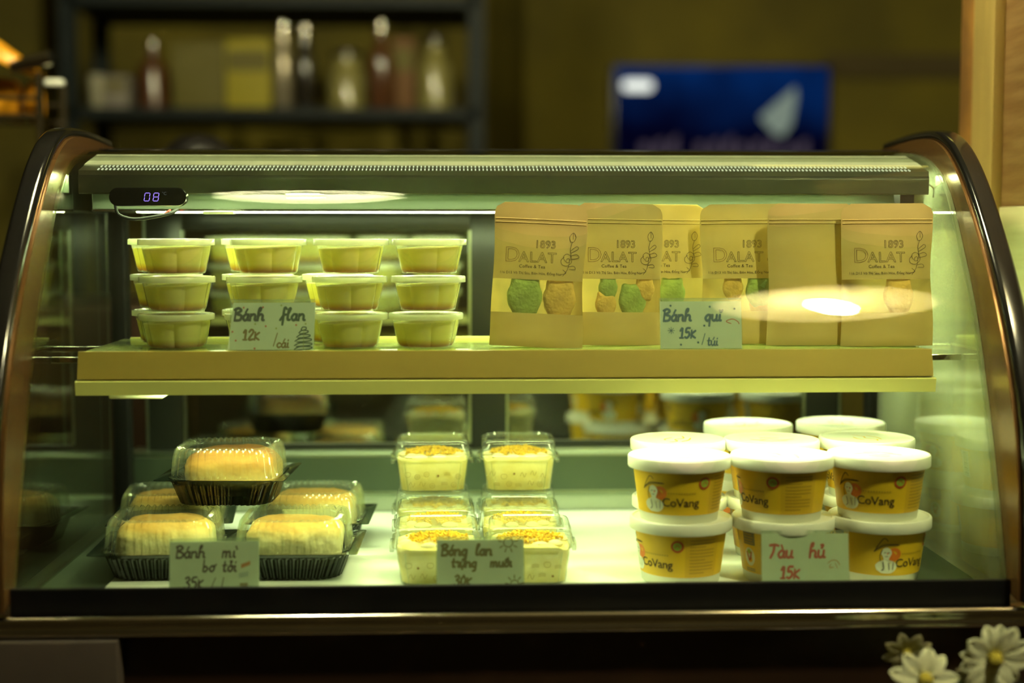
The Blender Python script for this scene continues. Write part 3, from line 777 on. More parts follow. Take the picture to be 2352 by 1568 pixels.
def bun(seed, w_, d_, h_, m, loc, rz, label):
    mb = MB(); n, m_ = 44, 18; rings = []
    for k in range(m_ + 1):
        f = k / m_; ph = -PI / 2 + PI * f
        cz = math.copysign(abs(math.sin(ph)) ** .65, math.sin(ph)); cr = abs(math.cos(ph)) ** .5
        ring = []
        for i in range(n):
            a = 2 * PI * i / n
            x = math.copysign(abs(math.cos(a)) ** .62, math.cos(a)) * cr; y = math.copysign(abs(math.sin(a)) ** .62, math.sin(a)) * cr
            p = Vector((x * w_ / 2, y * d_ / 2, .006 + h_ * (cz + 1) / 2))
            q = 1 + .06 * noise.noise(Vector((x * 1.6, y * 1.6, cz * 1.5 + seed * 3.1))) + .03 * noise.noise(Vector((x * 6, y * 6, cz * 6 + seed)))
            ring.append((p.x * q, p.y * q, .006 + (p.z - .006) * (1 + (q - 1) * .6)))
        rings.append(ring)
    mb.loft(rings, 0, True, True)
    o = mb.build('bread_bun', m, None, loc, (0, 0, rz), angle=80)
    return tag(o, label, 'bread', 'buns inside the clear boxes')
bx = make_bread_box()
BX = [(-.2695, .119, TZ, .03, 'clear lidded black bread box at the front left, behind its price card', 'pale golden bun in the front left box', 'bread'),
      (-.1490, .115, TZ, -.02, 'clear lidded black bread box at the front, right of the bread price card', 'pale golden bun in the front box right of the bread price card', 'bread'),
      (-.2880, .252, TZ, .10, 'clear lidded black bread box at the back left under the top box', 'golden bun in the back left box, mostly hidden', 'bread'),
      (-.1460, .250, TZ, -.03, 'clear lidded black bread box at the back, nearest the sponge cake boxes', 'golden bun in the back box nearest the sponge cake boxes', 'bread'),
      (-.2190, .180, TZ + .0560, -.05, 'clear lidded black bread box stacked on top of the other four', 'deep golden brown bun in the topmost box', 'bread_brown')]
for k, (x, y, z, a, lb, lc, mk) in enumerate(BX):
    if k == 0: bx.location = (x, y, z); bx.rotation_euler = (0, 0, a); bx['label'] = lb; bx['group'] = 'boxes of bread on the lower deck'
    else: dup(bx, (x, y, z), a, lb)
    bun(k + 1, .089, .076, .045, M[mk], (x + (.004 if k == 4 else 0), y, z), a, lc)

# ------------------------------------------------------------------ clear boxes of sponge cake with egg floss
def make_sponge(seed, label, loc, rz, lidnotch):
    t = thing('sponge_box', label, 'cake box', loc, rz, 'clear boxes of floss sponge cake')
    rnd = random.Random(seed)
    W_, D_ = .079, .072
    b = MB()
    b.loft([rr(.062, .055, .010, 6, .0003), rr(.065, .058, .011, 6, .0012), rr(.0725, .0655, .012, 6, .0305), rr(.0735, .0665, .012, 6, .0325), rr(W_, D_, .013, 6, .0330), rr(W_ + .0012, D_ + .0012, .0135, 6, .0338), rr(W_ + .0012, D_ + .0012, .0135, 6, .0352)], 0, True)
    for k in range(4):       # corner flutes
        sx, sy = (1, 1, -1, -1)[k], (1, -1, 1, -1)[k]
        for q in (0, .006):
            b.tube([(sx * (.031 - q), sy * .0290, .002), (sx * (.0345 - q), sy * .0325, .030)], .0006, 6)
    b.build('base', M['pet'], t, angle=35)
    c = MB()
    def lump(ring, am):
        return [(x, y, z + am * noise.noise((x * 90, y * 90, seed))) for x, y, z in ring]
    c.loft([rr(.060, .053, .009, 6, .0012), rr(.0632, .0562, .010, 6, .002), rr(.0705, .0635, .011, 6, .0300), lump(rr(.070, .063, .011, 6, .0325), .004), lump(rr(.050, .045, .009, 6, .0345), .006), lump(rr(.02, .018, .005, 6, .0350), .006)], 0, True, True)
    c.build('sponge_cake', M['cream_cake'], t, angle=60)
    cr = MB()
    for k in range(9):
        a = 2 * PI * k / 9 + rnd.random() * .4
        cr.ball((.028 * math.cos(a), 0.024 * math.sin(a), .0340), (.006 + .003 * rnd.random(), .005 + .003 * rnd.random(), .0035), n=10, m=6)
    cr.build('cream', M['cream'], t)
    fl = MB()
    for k in range(230):
        a = rnd.random() * 2 * PI; q = math.sqrt(rnd.random())
        x, y = .0295 * q * math.cos(a) + .001, .0215 * q * math.sin(a); z = .0352 + .0045 * (1 - q * q) + rnd.random() * .002
        L = .0012 + .0016 * rnd.random(); d = Vector((rnd.uniform(-1, 1), rnd.uniform(-1, 1), rnd.uniform(-.4, .6))).normalized() * L
        p = Vector((x, y, z)); fl.tube([p - d, p + d], .0008 + .0006 * rnd.random(), 5)
    fl.build('egg_floss', M['floss'], t)
    l = MB()
    l.loft([rr(W_ + .0016, D_ + .0016, .0135, 6, .0338), rr(W_ + .0022, D_ + .0022, .0137, 6, .0355), rr(W_ - .002, D_ - .002, .0130, 6, .0362), rr(W_ - .003, D_ - .003, .0130, 6, .0370), rr(W_ - .0034, D_ - .0034, .0130, 6, .0380), rr(W_ - .0048, D_ - .0044, .013, 6, .0490), rr(W_ - .0056, D_ - .0052, .013, 6, .0500), rr(W_ - .008, D_ - .008, .0125, 6, .0515), rr(W_ - .013, D_ - .013, .0115, 6, .0522), rr(W_ - .016, D_ - .016, .011, 6, .0508)], 0, False, True)
    # raised stacking bead on top with a gap, and side tabs
    g = .010 if lidnotch else .0
    for sy in (-1, 1):
        yy = sy * (D_ / 2 - .0095)
        if g:
            for sx in (-1, 1): l.tube([(sx * g, yy, .0512), (sx * (g + .001), yy, .0527), (sx * .026, yy, .0527)], .0007, 6)
        else: l.tube([(-.027, yy, .0527), (.027, yy, .0527)], .0006, 6)
    for sx in (-1, 1):
        l.box((sx * (W_ / 2 + .001) - .002, -.012, .0265), (sx * (W_ / 2 + .001) + .002, .012, .0345), bev=.001)
    l.build('lid', M['pet'], t, angle=35)
    # small brown doodles printed on the front and sides of the base
    dd = MBX()
    def face(v, f, mi, side):
        out = []
        for x, z in v:
            k = (z - .0012) / .0293; hw, hd = .0325 + .00375 * k, .029 + .00375 * k
            out.append((x, -hd - .0004, z) if side == 0 else ((hw + .0004) * side, x * .85, z))
        dd.add(out, f, mi)
    for side in (0, 1, -1):
        spots = [(-.026, .0185), (-.016, .016), (-.006, .0185), (.005, .017), (.015, .0185), (.025, .016), (-.022, .0075), (-.011, .0080), (.000, .0065), (.011, .0085), (.021, .0075)]
        for i, (x, z) in enumerate(spots):
            x += rnd.uniform(-.001, .001); kind = rnd.randrange(5)
            if kind == 0: face(*disc2((x, z), .0028, 14, .0024), 0, side); face(*disc2((x, z), .0012, 10, .0009), 0, side)
            elif kind == 1:
                for q in (-.0012, 0, .0012): face(*ribbon([(x - .0032, z + q), (x, z + q + .0006), (x + .0032, z + q)], .0004), 0, side)
            elif kind == 2: face(*ribbon([(x - .003, z - .001), (x - .001, z + .003), (x + .001, z - .002), (x + .003, z + .002)], .00045), 0, side)
            elif kind == 3: face(*ribbon([(x - .003, z), (x - .002, z + .002), (x + .002, z + .002), (x + .003, z), (x + .0018, z - .0025), (x - .0018, z - .0025), (x - .003, z)], .0004), 0, side)
            else: face(*disc2((x, z), .0012, 10), 1, side)
    dd.build('printed_doodles', [M['doodle'], M['doodle_dark']], t)
    return t
SB = [(-.0175, .0850, 0, .02, 'sponge cake box at front left of its group, behind the floss cake price card', False),
      (.0675, .0850, 0, -.02, 'sponge cake box at front right of its group, right of the floss cake price card', True),
      (-.0195, .1740, 0, .03, 'single sponge cake box in the middle row, left column', True),
      (.0625, .1740, 0, -.03, 'single sponge cake box in the middle row, right column', False),
      (-.0230, .2570, 0, .0, 'lower sponge cake box of the rear left stack', False),
      (.0640, .2570, 0, .0, 'lower sponge cake box of the rear right stack', False),
      (-.0240, .2550, 1, .04, 'upper sponge cake box of the rear left stack, smooth lid', False),
      (.0645, .2550, 1, .0, 'upper sponge cake box of the rear right stack, notched lid', True)]
for k, (x, y, lv, a, lab, nt) in enumerate(SB):
    make_sponge(k + 11, lab, (x, y, TZ + .0532 * lv), a, nt)

# ------------------------------------------------------------------ yellow paper cups of tofu pudding
CR0, CR1, CHT = .0352, .0418, .0570
def crad(z): return CR0 + (CR1 - CR0) * z / .050
def make_cup_parts():
    t = thing('pudding_cup', 'x', 'paper cup')
    b = MB()
    b.lathe([(CR0 - .002, .0005), (CR0 - .0005, 0), (CR0, .0005), (CR1, .050), (CR1 + .0008, .0505), (CR1 + .0008, .052), (CR1 - .002, .052)], 64, cap0=True)
    b.build('cup_body', M['paper_white'], t)
    l = MB()
    l.lathe([(.0445, .0474), (.0462, .0476), (.0466, .0485), (.0466, .0566), (.0458, .0578), (.0440, .0580), (.0432, .0570), (.0425, .0566), (.0010, .0566)], 64, cap1=True)
    lo = l.build('lid', M['lid_white'], t)
    pr = MBX()
    for s_ in ([(-.022, -.004), (-.010, .002), (.002, -.002), (.012, .004), (.020, .000)], [(-.014, .008), (0, .011), (.012, .009)], [(-.008, -.010), (.004, -.012), (.010, -.009)]):
        v, f = ribbon(s_, .0016); pr.add([(p[0], p[1], .0568) for p in v], f, 0)
    v, f = disc2((0, 0), .0305, 48, .0299); pr.add([(p[0], p[1], .0568) for p in v], f, 1)
    pr.build('lid_print', [M['label_yel'], M['label_pale']], lo)
    # wrap-around yellow label: print laid out in (angle, height)
    lb = MBX()
    def wrap(v, f, mi, lift=.0003, x=0, z=0):
        out = []
        for p in v:
            Z = p[1] + z; r = crad(Z) + lift; a = (p[0] + x) / .0385 - PI / 2
            out.append((r * math.cos(a), r * math.sin(a), Z))
        lb.add(out, f, mi)
    D2 = lambda deg: R(deg) * .0385
    wrap(*grid2(D2(-180), D2(180), .0085, .0472, 96, 4), 0, .00015)
    for dx_, dz_ in ((0, 0), (.00022, 0), (.00011, .00018)): wrap(*text2('CoVang', .0110, 0, .95), 1, .0005 + dz_ * .3, D2(-27) + dx_, .0165 + dz_)
    # small line above the name, too fine to read: a dotted rule
    for k in range(11): wrap(*grid2(D2(-18 + 3.4 * k), D2(-16.2 + 3.4 * k), .0280, .0293, 1), 5, .0005)
    # woman in a conical hat
    bust = spline([(-.0085, -.0105), (-.0095, -.006), (-.006, -.0025), (-.0025, -.001), (-.003, .002), (-.0045, .005), (-.0035, .0085), (0, .0105), (.0035, .0085), (.0045, .005), (.0032, .002), (.0025, -.001), (.0065, -.0025), (.0095, -.006), (.0085, -.0105), (.004, -.0135), (-.004, -.0135)], 4)
    wrap(bust, [tuple(range(len(bust)))], 2, .0006, D2(-39), .0245)
    wrap(*disc2((0, 0), .0062, 20), 3, .0004, D2(-29), .0285)
    for s_ in ([(-.0105, .0065), (-.003, .0185), (.001, .0165)], [(-.0105, .0065), (-.002, .0118), (.011, .0128)], [(-.009, .0085), (-.002, .0130), (.010, .0132)], [(-.0035, .0085), (-.0055, .003), (-.005, -.002)], [(-.003, -.003), (-.002, -.009), (-.004, -.011)], [(.002, -.004), (.003, -.010)], [(.0065, -.003), (.006, -.010)],
               [(-.002, .0055), (-.0005, .0058)], [(.0012, .0058), (.0026, .0055)], [(-.001, .0022), (.0012, .0022)]):
        wrap(*ribbon(s_, .00065), 1, .0008, D2(-39), .0245)
    # round seal
    wrap(*disc2((0, 0), .0055, 24, .0038), 4, .0006, D2(30), .0375)
    wrap(*disc2((0, 0), .0037, 20), 6, .0006, D2(30), .0375)
    wrap(*ribbon([(-.002, -.001), (0, .0015), (.002, -.001)], .0006), 4, .0008, D2(30), .0375)
    # blocks of fine print
    for k in range(11): wrap(*grid2(D2(46), D2(46 + (36 if k % 4 else 22)), .0125 + .003 * k, .0134 + .003 * k, 8), 5, .0004)
    wrap(*grid2(D2(40), D2(88), .0085, .0472, 10), 8, .0002)
    # barcode, round V mark and dark text panel on the far side
    wrap(*grid2(D2(150), D2(172), .018, .044, 6), 2, .0004)
    for k in range(14): wrap(*grid2(D2(151.5), D2(163), .0195 + .0017 * k, .0195 + .0017 * k + (.0006, .001, .0004)[k % 3], 4), 1, .0006)
    for k in range(7): wrap(*grid2(D2(-150), D2(-132), .0355 + .0015 * k, .0362 + .0015 * k, 5), 7, .0006)
    wrap(*grid2(D2(-118), D2(-97), .0345, .0465, 6), 7, .0004)
    for k in range(4): wrap(*grid2(D2(-116), D2(-99 - 2 * (k % 2)), .0360 + .0026 * k, .0369 + .0026 * k, 6), 5, .0006)
    e = [(.0062 * math.cos(2 * PI * i / 24), .0085 * math.sin(2 * PI * i / 24)) for i in range(24)]
    wrap(e, [tuple(range(24))], 2, .0004, D2(-108), .0235)
    wrap(*ribbon([(-.0028, .004), (-.0003, -.004), (.0012, -.002), (.0028, .0045)], .0016, False), 4, .0007, D2(-108), .0235)
    wrap(*disc2((0, .0048), .0022, 14), 6, .0006, D2(-108), .0235)
    for k in range(2): wrap(*grid2(D2(-117), D2(-99), .0105 + .0016 * k, .0112 + .0016 * k, 6), 7, .0005)
    lb.build('printed_label', [M['label_yel'], M['ink'], M['label_pale'], M['label_or'], M['label_red'], M['label_line'], M['label_green'], M['label_grey'], M['label_yel2']], t)
    return t
M['label_yel2'] = pmat('deeper_yellow_label', (.70, .42, .02), .45)
cup = make_cup_parts()
ST = .0562
CPS = [((.2033, .0745), 5, 43, 'front left stack', True), ((.2975, .0745), 54, -46, 'front middle stack', True), ((.3870, .0760), 18, -32, 'front right stack', True),
       ((.2180, .1755), 120, 150, 'second row left stack', True), ((.3094, .1710), 185, 170, 'second row middle stack', True), ((.4060, .1790), 75, 60, 'second row right stack', True),
       ((.3096, .2830), 140, 20, 'back row left stack', True), ((.4105, .2900), -100, 200, 'back row right stack', True)]
first = True
for (x, y), rt, rb, nm, _ in CPS:
    for k, a in ((0, rb), (1, rt)):
        lab = 'white lidded yellow paper cup, %s of the %s of cups' % ('bottom' if k == 0 else 'top', nm)
        # label angles are turned about the cup axis; a positive turn carries the print to the left
        ang = R(-a)
        loc = (x + (.002 if k == 0 else 0), y, TZ + ST * k)
        if first: cup.location = loc; cup.rotation_euler = (0, 0, ang); cup['label'] = lab; cup['group'] = 'stacked pudding cups on the lower deck'; first = False
        else: dup(cup, loc, ang, lab)

# ------------------------------------------------------------------ hand-written price cards
def make_card(label, W_, H_, loc, rot, writer, mats, skew=0, up=0):
    t = thing('price_card', label, 'price card', loc, rot, 'hand lettered price cards')
    c = MB()
    c.loft([[(-W_ / 2 - skew, -.0004, 0), (W_ / 2 - skew * .3, -.0004, 0), (W_ / 2 + skew * .5, -.0004, H_), (-W_ / 2 + skew, -.0004, H_)],
            [(-W_ / 2 - skew, .0004, 0), (W_ / 2 - skew * .3, .0004, 0), (W_ / 2 + skew * .5, .0004, H_), (-W_ / 2 + skew, .0004, H_)]], 0, True, True)
    c.build('card', M['card'], t, smooth=False)
    wr = MBX(); writer(wr, W_, H_ - up)
    wr.build('lettering', [M[m] for m in mats], t, (0, -.0006, up))
    h = MB()
    h.box((-W_ / 2 - .0005, -.0016, -.001), (W_ / 2 + .0005, -.0008, H_ + .0028)); h.box((-W_ / 2 - .0005, .0006, -.001), (W_ / 2 + .0005, .0014, H_ + .0028))
    h.box((-W_ / 2 - .0005, -.0016, H_ + .0020), (W_ / 2 + .0005, .0014, H_ + .0030)); h.box((-W_ / 2 - .0005, .0006, -.001), (W_ / 2 + .0005, .022, -.0002))
    h.build('acrylic_holder', M['acrylic'], t, smooth=False)
    return t
def star(mb, x, z, r, mi, n=3, wd=.0007):
    for k in range(n):
        a = PI * k / n; v, f = ribbon([(x - r * math.cos(a), z - r * math.sin(a)), (x + r * math.cos(a), z + r * math.sin(a))], wd, False); mb.add([(p[0], 0, p[1]) for p in v], f, mi)
def pen(mb, pts, wd, mi):
    v, f = ribbon(pts, wd); mb.add([(p[0], 0, p[1]) for p in v], f, mi)
def w_flan(mb, W_, H_):
    hand(mb, 'Ba´nh', -.0345, .0268, .0056, .0017, 0); hand(mb, 'flan', .0075, .0268, .0056, .0016, 1)
    hand(mb, '12k', -.0265, .0092, .0050, .0014, 2); pen(mb, [(.0045, .0150), (.001, .0035)], .0012, 2); hand(mb, 'ca´id', .0040, .0020, .0042, .0011, 2)
    for k, (w2, z) in enumerate([(.0025, .0190), (.0045, .0160), (.0065, .0122), (.0080, .0085), (.0085, .0045), (.0085, .0012)]):
        pen(mb, [(.0285 - w2, z - .0008), (.0285 - w2 * .4, z + .0016), (.0285 + w2 * .8, z + .0012), (.0285 + w2 * .6, z - .0006), (.0285 - w2 * .8, z - .0016)], .0011, 1)
    pen(mb, [(.0285, .019), (.0280, .001)], .0007, 3)
    for x, z in ((-.026, .0385), (-.0085, .0388), (-.006, .0215), (.0215, .0225), (-.033, .0085), (-.016, .0012), (-.036, .0165)): star(mb, x, z, .0007, 4)
    for x, z in ((.008, .0405), (-.0155, .0235), (.0035, .0195), (.030, .0235)): star(mb, x, z, .0007, 3)
make_card('price card for flan with green lettering and a pine tree, on the glass shelf', .0755, .0430, (-.1660, .0965, SZ + .0012), (R(-9), 0, R(1)), w_flan, ['pen_black', 'pen_green', 'pen_gold', 'pen_ltgreen', 'pen_red'], .0025)
def w_qui(mb, W_, H_):
    hand(mb, 'Ba´nh', -.0350, .0255, .0054, .0016, 0); hand(mb, 'qui˘', .0040, .0255, .0054, .0016, 0)
    hand(mb, '15k', -.0200, .0098, .0050, .0014, 1); pen(mb, [(.0035, .0135), (.0005, .0035)], .0010, 1); hand(mb, 'tu´id', .0055, .0028, .0040, .0010, 1)
    star(mb, -.0278, .0165, .0030, 0, 4, .0007)
    for x, z in ((-.028, .0395), (.0085, .0385), (.0315, .0365), (.003, .021), (-.019, .0035), (-.003, .0055)): star(mb, x, z, .0008, 0, 4)
    pen(mb, [(.0280, .0228), (.0235, .0250), (.0295, .0270), (.0345, .0245), (.0355, .0225)], .0007, 2)
make_card('price card for cookies with blue lettering, in front of the kraft pouches', .0755, .0435, (.2265, .0965, SZ + .0012), (R(-9), 0, R(1.5)), w_qui, ['pen_blue', 'pen_blue', 'pen_red'])
def w_mi(mb, W_, H_):
    hand(mb, 'Ba´nh', -.0330, .0262, .0052, .0013, 0); hand(mb, 'mi`', .0070, .0262, .0052, .0013, 0)
    hand(mb, "bo'", -.0100, .0140, .0050, .0012, 0); hand(mb, 'to?id', .0070, .0140, .0050, .0012, 0)
    hand(mb, '35k', -.0260, .0000, .0052, .0012, 1); pen(mb, [(.0010, .0085), (-.003, -.001)], .0010, 1); pen(mb, [(.0080, .0085), (.0065, .001)], .0011, 1)
    for k in range(4): pen(mb, [(.0235, .0172 + .0009 * k), (.0305, .0198 + .0009 * k)], .0012, 2)
    for k in range(3): pen(mb, [(.0215, .0090 + .0014 * k), (.0290, .0104 + .0014 * k)], .0010, 3)
    for k in range(3): pen(mb, [(.0225, .0010 + .0012 * k), (.0285, .0012 + .0012 * k)], .0012, 4)
make_card('price card for bread with dark lettering, in front of the bread boxes', 0.0765, .0465, (-.2095, .0235, TZ + .0010), (R(-8), 0, R(1)), w_mi, ['pen_brown', 'pen_brown', 'pen_orange', 'pen_pale', 'pen_gold'], up=.0065)
def w_bl(mb, W_, H_):
    hand(mb, 'Bo´ng', -.0340, .0262, .0048, .0017, 0); hand(mb, 'lan', -.0040, .0262, .0048, .0017, 0)
    hand(mb, "tru'´.ng", -.0250, .0160, .0042, .0015, 0); hand(mb, 'muo^´i', .0090, .0160, .0042, .0015, 0)
    hand(mb, '30k', -.0230, .0000, .0048, .0014, 0)
    for cx, cz, r in ((.030, .0005, .0042), (.0245, .037, .0045)):
        v, f = disc2((cx, cz), r, 20, r - .0010); mb.add([(p[0], 0, p[1]) for p in v if True], f, 1)
        for k in range(9):
            a = 2 * PI * k / 9 + .2
            x1, z1 = cx + math.cos(a) * r * 1.9, cz + math.sin(a) * r * 1.9
            if 0 < z1 < H_ and abs(x1) < W_ / 2: pen(mb, [(cx + math.cos(a) * r * 1.3, cz + math.sin(a) * r * 1.3), (x1, z1)], .0013, 1)
make_card('price card for sponge cake with olive lettering and suns, in front of the floss cakes', 0.0760, .0460, (.0215, .0235, TZ + .0010), (R(-8), 0, R(0)), w_bl, ['pen_olive', 'pen_olive', 'pen_red'], up=.0065)
def w_tau(mb, W_, H_):
    hand(mb, 'Ta`u', -.0315, .0215, .0060, .0016, 0); hand(mb, 'hu?', .0040, .0215, .0062, .0016, 0)
    hand(mb, '15k', -.0220, .0035, .0056, .0016, 1)
    pen(mb, [(.020, .0165), (.0235, .0190), (.028, .0185), (.0305, .0150)], .0007, 2); pen(mb, [(.0225, .0155), (.0215, .0125), (.0250, .0130)], .0007, 2); pen(mb, [(.0265, .0165), (.0285, .0120)], .0007, 2)
make_card('price card with red lettering in front of the yellow pudding cups', 0.0770, .0490, (.3085, .0235, TZ + .0010), (R(-8), 0, R(-1)), w_tau, ['pen_red', 'pen_red', 'pen_orange'], up=.0065)

# ------------------------------------------------------------------ pendant lamps over the customer side (seen as reflections in the glass)
def make_pendant(label, loc, disc=False):
    t = thing('pendant_lamp', label, 'lamp', loc, 0, 'pendant lamps over the case')
    bl = MB(); bl.ball((0, 0, -.05), (.024, .024, .11) if disc else (.034, .034, .12), n=20, m=16); bl.build('bulb', M['bulb'], t)
    s_ = MB(); N = 72
    if disc:
        s_.lathe([(.030, .075), (.07, .070), (.115, .055), (.155, .025), (.158, .022), (.157, .028), (.117, .060), (.07, .075), (.030, .080)], 56)
    for k in range(0 if disc else N):
        a = 2 * PI * k / N
        path = [(r * math.cos(a), r * math.sin(a), z) for r, z in ((.025, .075), (.09, .068), (.15, .045), (.19, .015), (.205, -.015))]
        s_.tube(path, .0030, 4)
    for r, z in () if disc else ((.205, -.015), (.15, .045), (.09, .068)):
        s_.tube([(r * math.cos(2 * PI * k / 48), r * math.sin(2 * PI * k / 48), z) for k in range(49)], .004, 6)
    s_.build('shade', M['white_plastic'] if disc else M['rattan'], t)
    c = MB(); c.lathe([(.012, .035), (.02, .045), (.02, .085), (.004, .09), (.004, 2.74 - loc[2])], 12); c.build('cord', M['cable'], t)
    return t
PL1 = make_pendant('white disc pendant lamp hanging over the left half of the case', (-.243, .10, 2.35), True)
make_pendant('rattan pendant lamp hanging in front of the right half of the case', (.69, -.646, 2.35))

# ------------------------------------------------------------------ room behind the case
RY = 2.0
rk = thing('shelf_rack', 'black metal shelf rack against the back wall, left of the television', 'shelf', (-.39, RY, 0))
for x in (-.46, .44):
    for y in (-.0, .30): MB().box((x - .018, y, 0), (x + .018, y + .03, 2.2)).build('post', M['rack'], rk, smooth=False)
for z in (1.555, 1.80): MB().box((-.46, 0, z), (.44, .33, z + .022)).build('shelf_board', M['rack'], rk, smooth=False)
MB().box((-.46, 0, 1.05), (.44, .33, 1.075)).build('shelf_board', M['rack'], rk, smooth=False)
def bottle(label, x, y, r, h, m, neck=.45, cap=None):
    t = thing('bottle', label, 'bottle', (x, y, 1.5775), 0, 'things on the rack behind the case')
    MB().lathe([(r * .9, 0), (r, .004), (r, h * .55), (r * .9, h * .62), (r * neck, h * .75), (r * neck, h * .93)], 20, cap0=True, cap1=True).build('body', m, t)
    MB().lathe([(r * neck * 1.15, h * .90), (r * neck * 1.15, h), (r * .02, h)], 16).build('cap', cap or M['chrome'], t)
def rbox(label, x, y, w_, d_, h_, m):
    t = thing('carton', label, 'carton', (x, y, 1.5775), 0, 'things on the rack behind the case')
    MB().box((-w_ / 2, -d_ / 2, 0), (w_ / 2, d_ / 2, h_), bev=.002).build('box', m, t)
    MB().box((-w_ / 2 + .004, -d_ / 2 - .001, h_ * .55), (w_ / 2 - .004, -d_ / 2 + .0005, h_ * .85)).build('front_label', M['box_olive'], t, smooth=False)
t = thing('tumbler', 'pale tumbler at the left end of the rack shelf', 'tumbler', (-.800, RY + .06, 1.5775), 0, 'things on the rack behind the case')
MB().lathe([(.014, 0), (.016, .003), (.019, .075), (.017, .075), (.014, .006), (.001, .005)], 20, cap0=True).build('wall', M['pale_cup'], t)
rbox('dark grey carton beside the pale tumbler on the rack', -.755, RY + .08, .055, .08, .072, M['grey_box'])
bottle('brown bottle with a shiny cap on the rack, left of the olive carton', -.680, RY + .08, .034, .155, M['bottle_brown'], .35)
rbox('olive carton on the rack beside the leftmost brown bottle', -.575, RY + .12, .12, .10, .15, M['box_olive'])
rbox('bright yellow carton in the middle of the rack', -.462, RY + .10, .10, .10, .155, M['box_yellow'])
bottle('tall silver bottle in the middle of the rack', -.385, RY + .06, .022, .192, M['bottle_silver'], .6)
bottle('tall black bottle directly right of the silver bottle', -.340, RY + .10, .024, .190, M['bottle_dark'], .6)
bottle('squat olive jar between the black bottle and the tall brown bottle', -.245, RY + .10, .045, .135, M['jar'], .7, M['bottle_dark'])
bottle('tall brown bottle right of the middle of the rack', -.165, RY + .06, .032, .195, M['bottle_brown'], .42)
rbox('rust brown carton beside the tall brown bottle', -.115, RY + .12, .05, .09, .165, M['box_orange'])
bottle('rounded jar at the right end of the rack shelf', -.045, RY + .08, .042, .165, M['jar'], .55, M['bottle_dark'])

# television on the back wall
tv = thing('television', 'wall television showing a dark blue picture', 'television', (.741, 2.79, 1.60))
MB().box((-.306, -.035, -.175), (.306, 0, .166), bev=.004).build('casing', M['tv_black'], tv)
def screen():
    m, t_, n, l = newmat('blue_screen_picture')
    n.remove(n['Principled BSDF'])
    tc = n.new('ShaderNodeTexCoord'); sx = n.new('ShaderNodeSeparateXYZ'); l.new(tc.outputs['Object'], sx.inputs[0])
    nz = n.new('ShaderNodeTexNoise'); nz.inputs['Scale'].default_value = 5; l.new(tc.outputs['Object'], nz.inputs['Vector'])
    mr = n.new('ShaderNodeMapRange'); mr.inputs[1].default_value = -.10; mr.inputs[2].default_value = .16; l.new(sx.outputs['Z'], mr.inputs[0])
    mu = n.new('ShaderNodeMath'); mu.operation = 'MULTIPLY'; l.new(mr.outputs[0], mu.inputs[0]); l.new(nz.outputs['Fac'], mu.inputs[1])
    cr = n.new('ShaderNodeValToRGB'); l.new(mu.outputs[0], cr.inputs[0])
    e = cr.color_ramp.elements; e[0].position = .14; e[0].color = (.0008, .0008, .008, 1); e[1].position = .52; e[1].color = (.001, .016, .085, 1)
    em = n.new('ShaderNodeEmission'); l.new(cr.outputs[0], em.inputs[0]); em.inputs[1].default_value = 1
    l.new(em.outputs[0], n['Material Output'].inputs[0]); return m
MB().box((-.296, -.037, -.168), (.296, -.035, .158)).build('screen', screen(), tv, smooth=False)
def pic(name, pts, c, s_):
    MB().loft([[(x, -.0385, z) for x, z in pts], [(x, -.0372, z) for x, z in pts]], 0, True, True).build(name, emat(name + '_light', c, s_), tv, smooth=False)
pic('picture_shape', [(.105, .020), (.150, .060), (.205, .105), (.208, .075), (.195, .0), (.172, -.030), (.150, -.028), (.118, .005)], (.30, .38, .30), .5)
pic('picture_glow', [(p[0] - .235, p[1] + .106) for p in rr(.085, .030, .0149, 6)], (.9, .95, .85), 1.0)
for k, x in enumerate((-.215, -.175, -.135, -.06, -.02, .02, .06, .10, .14, .19, .23)):
    pic('picture_caption', [(x - .013, -.085), (x + .013, -.085), (x + .012, -.050 + .012 * (k % 3)), (x - .012, -.050)], (.13, .10, .14), .35)

# chrome rack with orange packets at far left
cr_ = thing('wire_rack', 'chrome wire rack at the left edge, behind the case', 'wire rack', (-.655, .8, 1.40))
fr = MB()
for z in (.085, .060): fr.tube([(-.2, 0, z), (.085, 0, z)], .0035, 8)
for z in (.085, .060): fr.tube([(-.2, .12, z), (.085, .12, z)], .0035, 8)
fr.tube([(.085, 0, z_) for z_ in (-.20, .12)], .006, 8); fr.tube([(.085, .12, z_) for z_ in (-.20, .12)], .006, 8)
for k in range(10): fr.tube([(-.2 + .03 * k, 0, .06), (-.2 + .03 * k, .12, .06)], .0018, 6)
fr.build('frame', M['chrome'], cr_)
hd = MB().tube([(.05, -.01, .125), (.075, -.01, .132), (.105, -.01, .138)], [.008, .010, .011], 12); hd.build('handle', M['chrome'], cr_)
MB().box((.094, -.012, .100), (.121, .0, .110), bev=.004).build('clip', M['white_plastic'], cr_)
def packet(label, pts, th, loc):
    P = spline(pts + [pts[0]], 5)[:-1]
    o = MB().loft([[(x * .9, -th, z * .9) for x, z in P], [(x, -th * .4, z) for x, z in P], [(x, th * .4, z) for x, z in P], [(x * .9, th, z * .9) for x, z in P]], 0, True, True).build('packet', M['packet_or'], None, loc, angle=70)
    tag(o, label, 'packet', 'orange packets on the wire rack')
packet('long orange packet sloping over the wire rack at the left edge', [(-.060, .045), (-.035, .052), (-.010, .040), (.045, -.002), (.050, -.012), (.030, -.008), (-.02, .018), (-.06, .022)], .02, (-.622, .82, 1.527))
packet('small orange packet standing in the wire rack at the left edge', [(-.018, -.028), (.014, -.028), (.018, .015), (0, .026), (-.018, .02)], .012, (-.628, .85, 1.491))
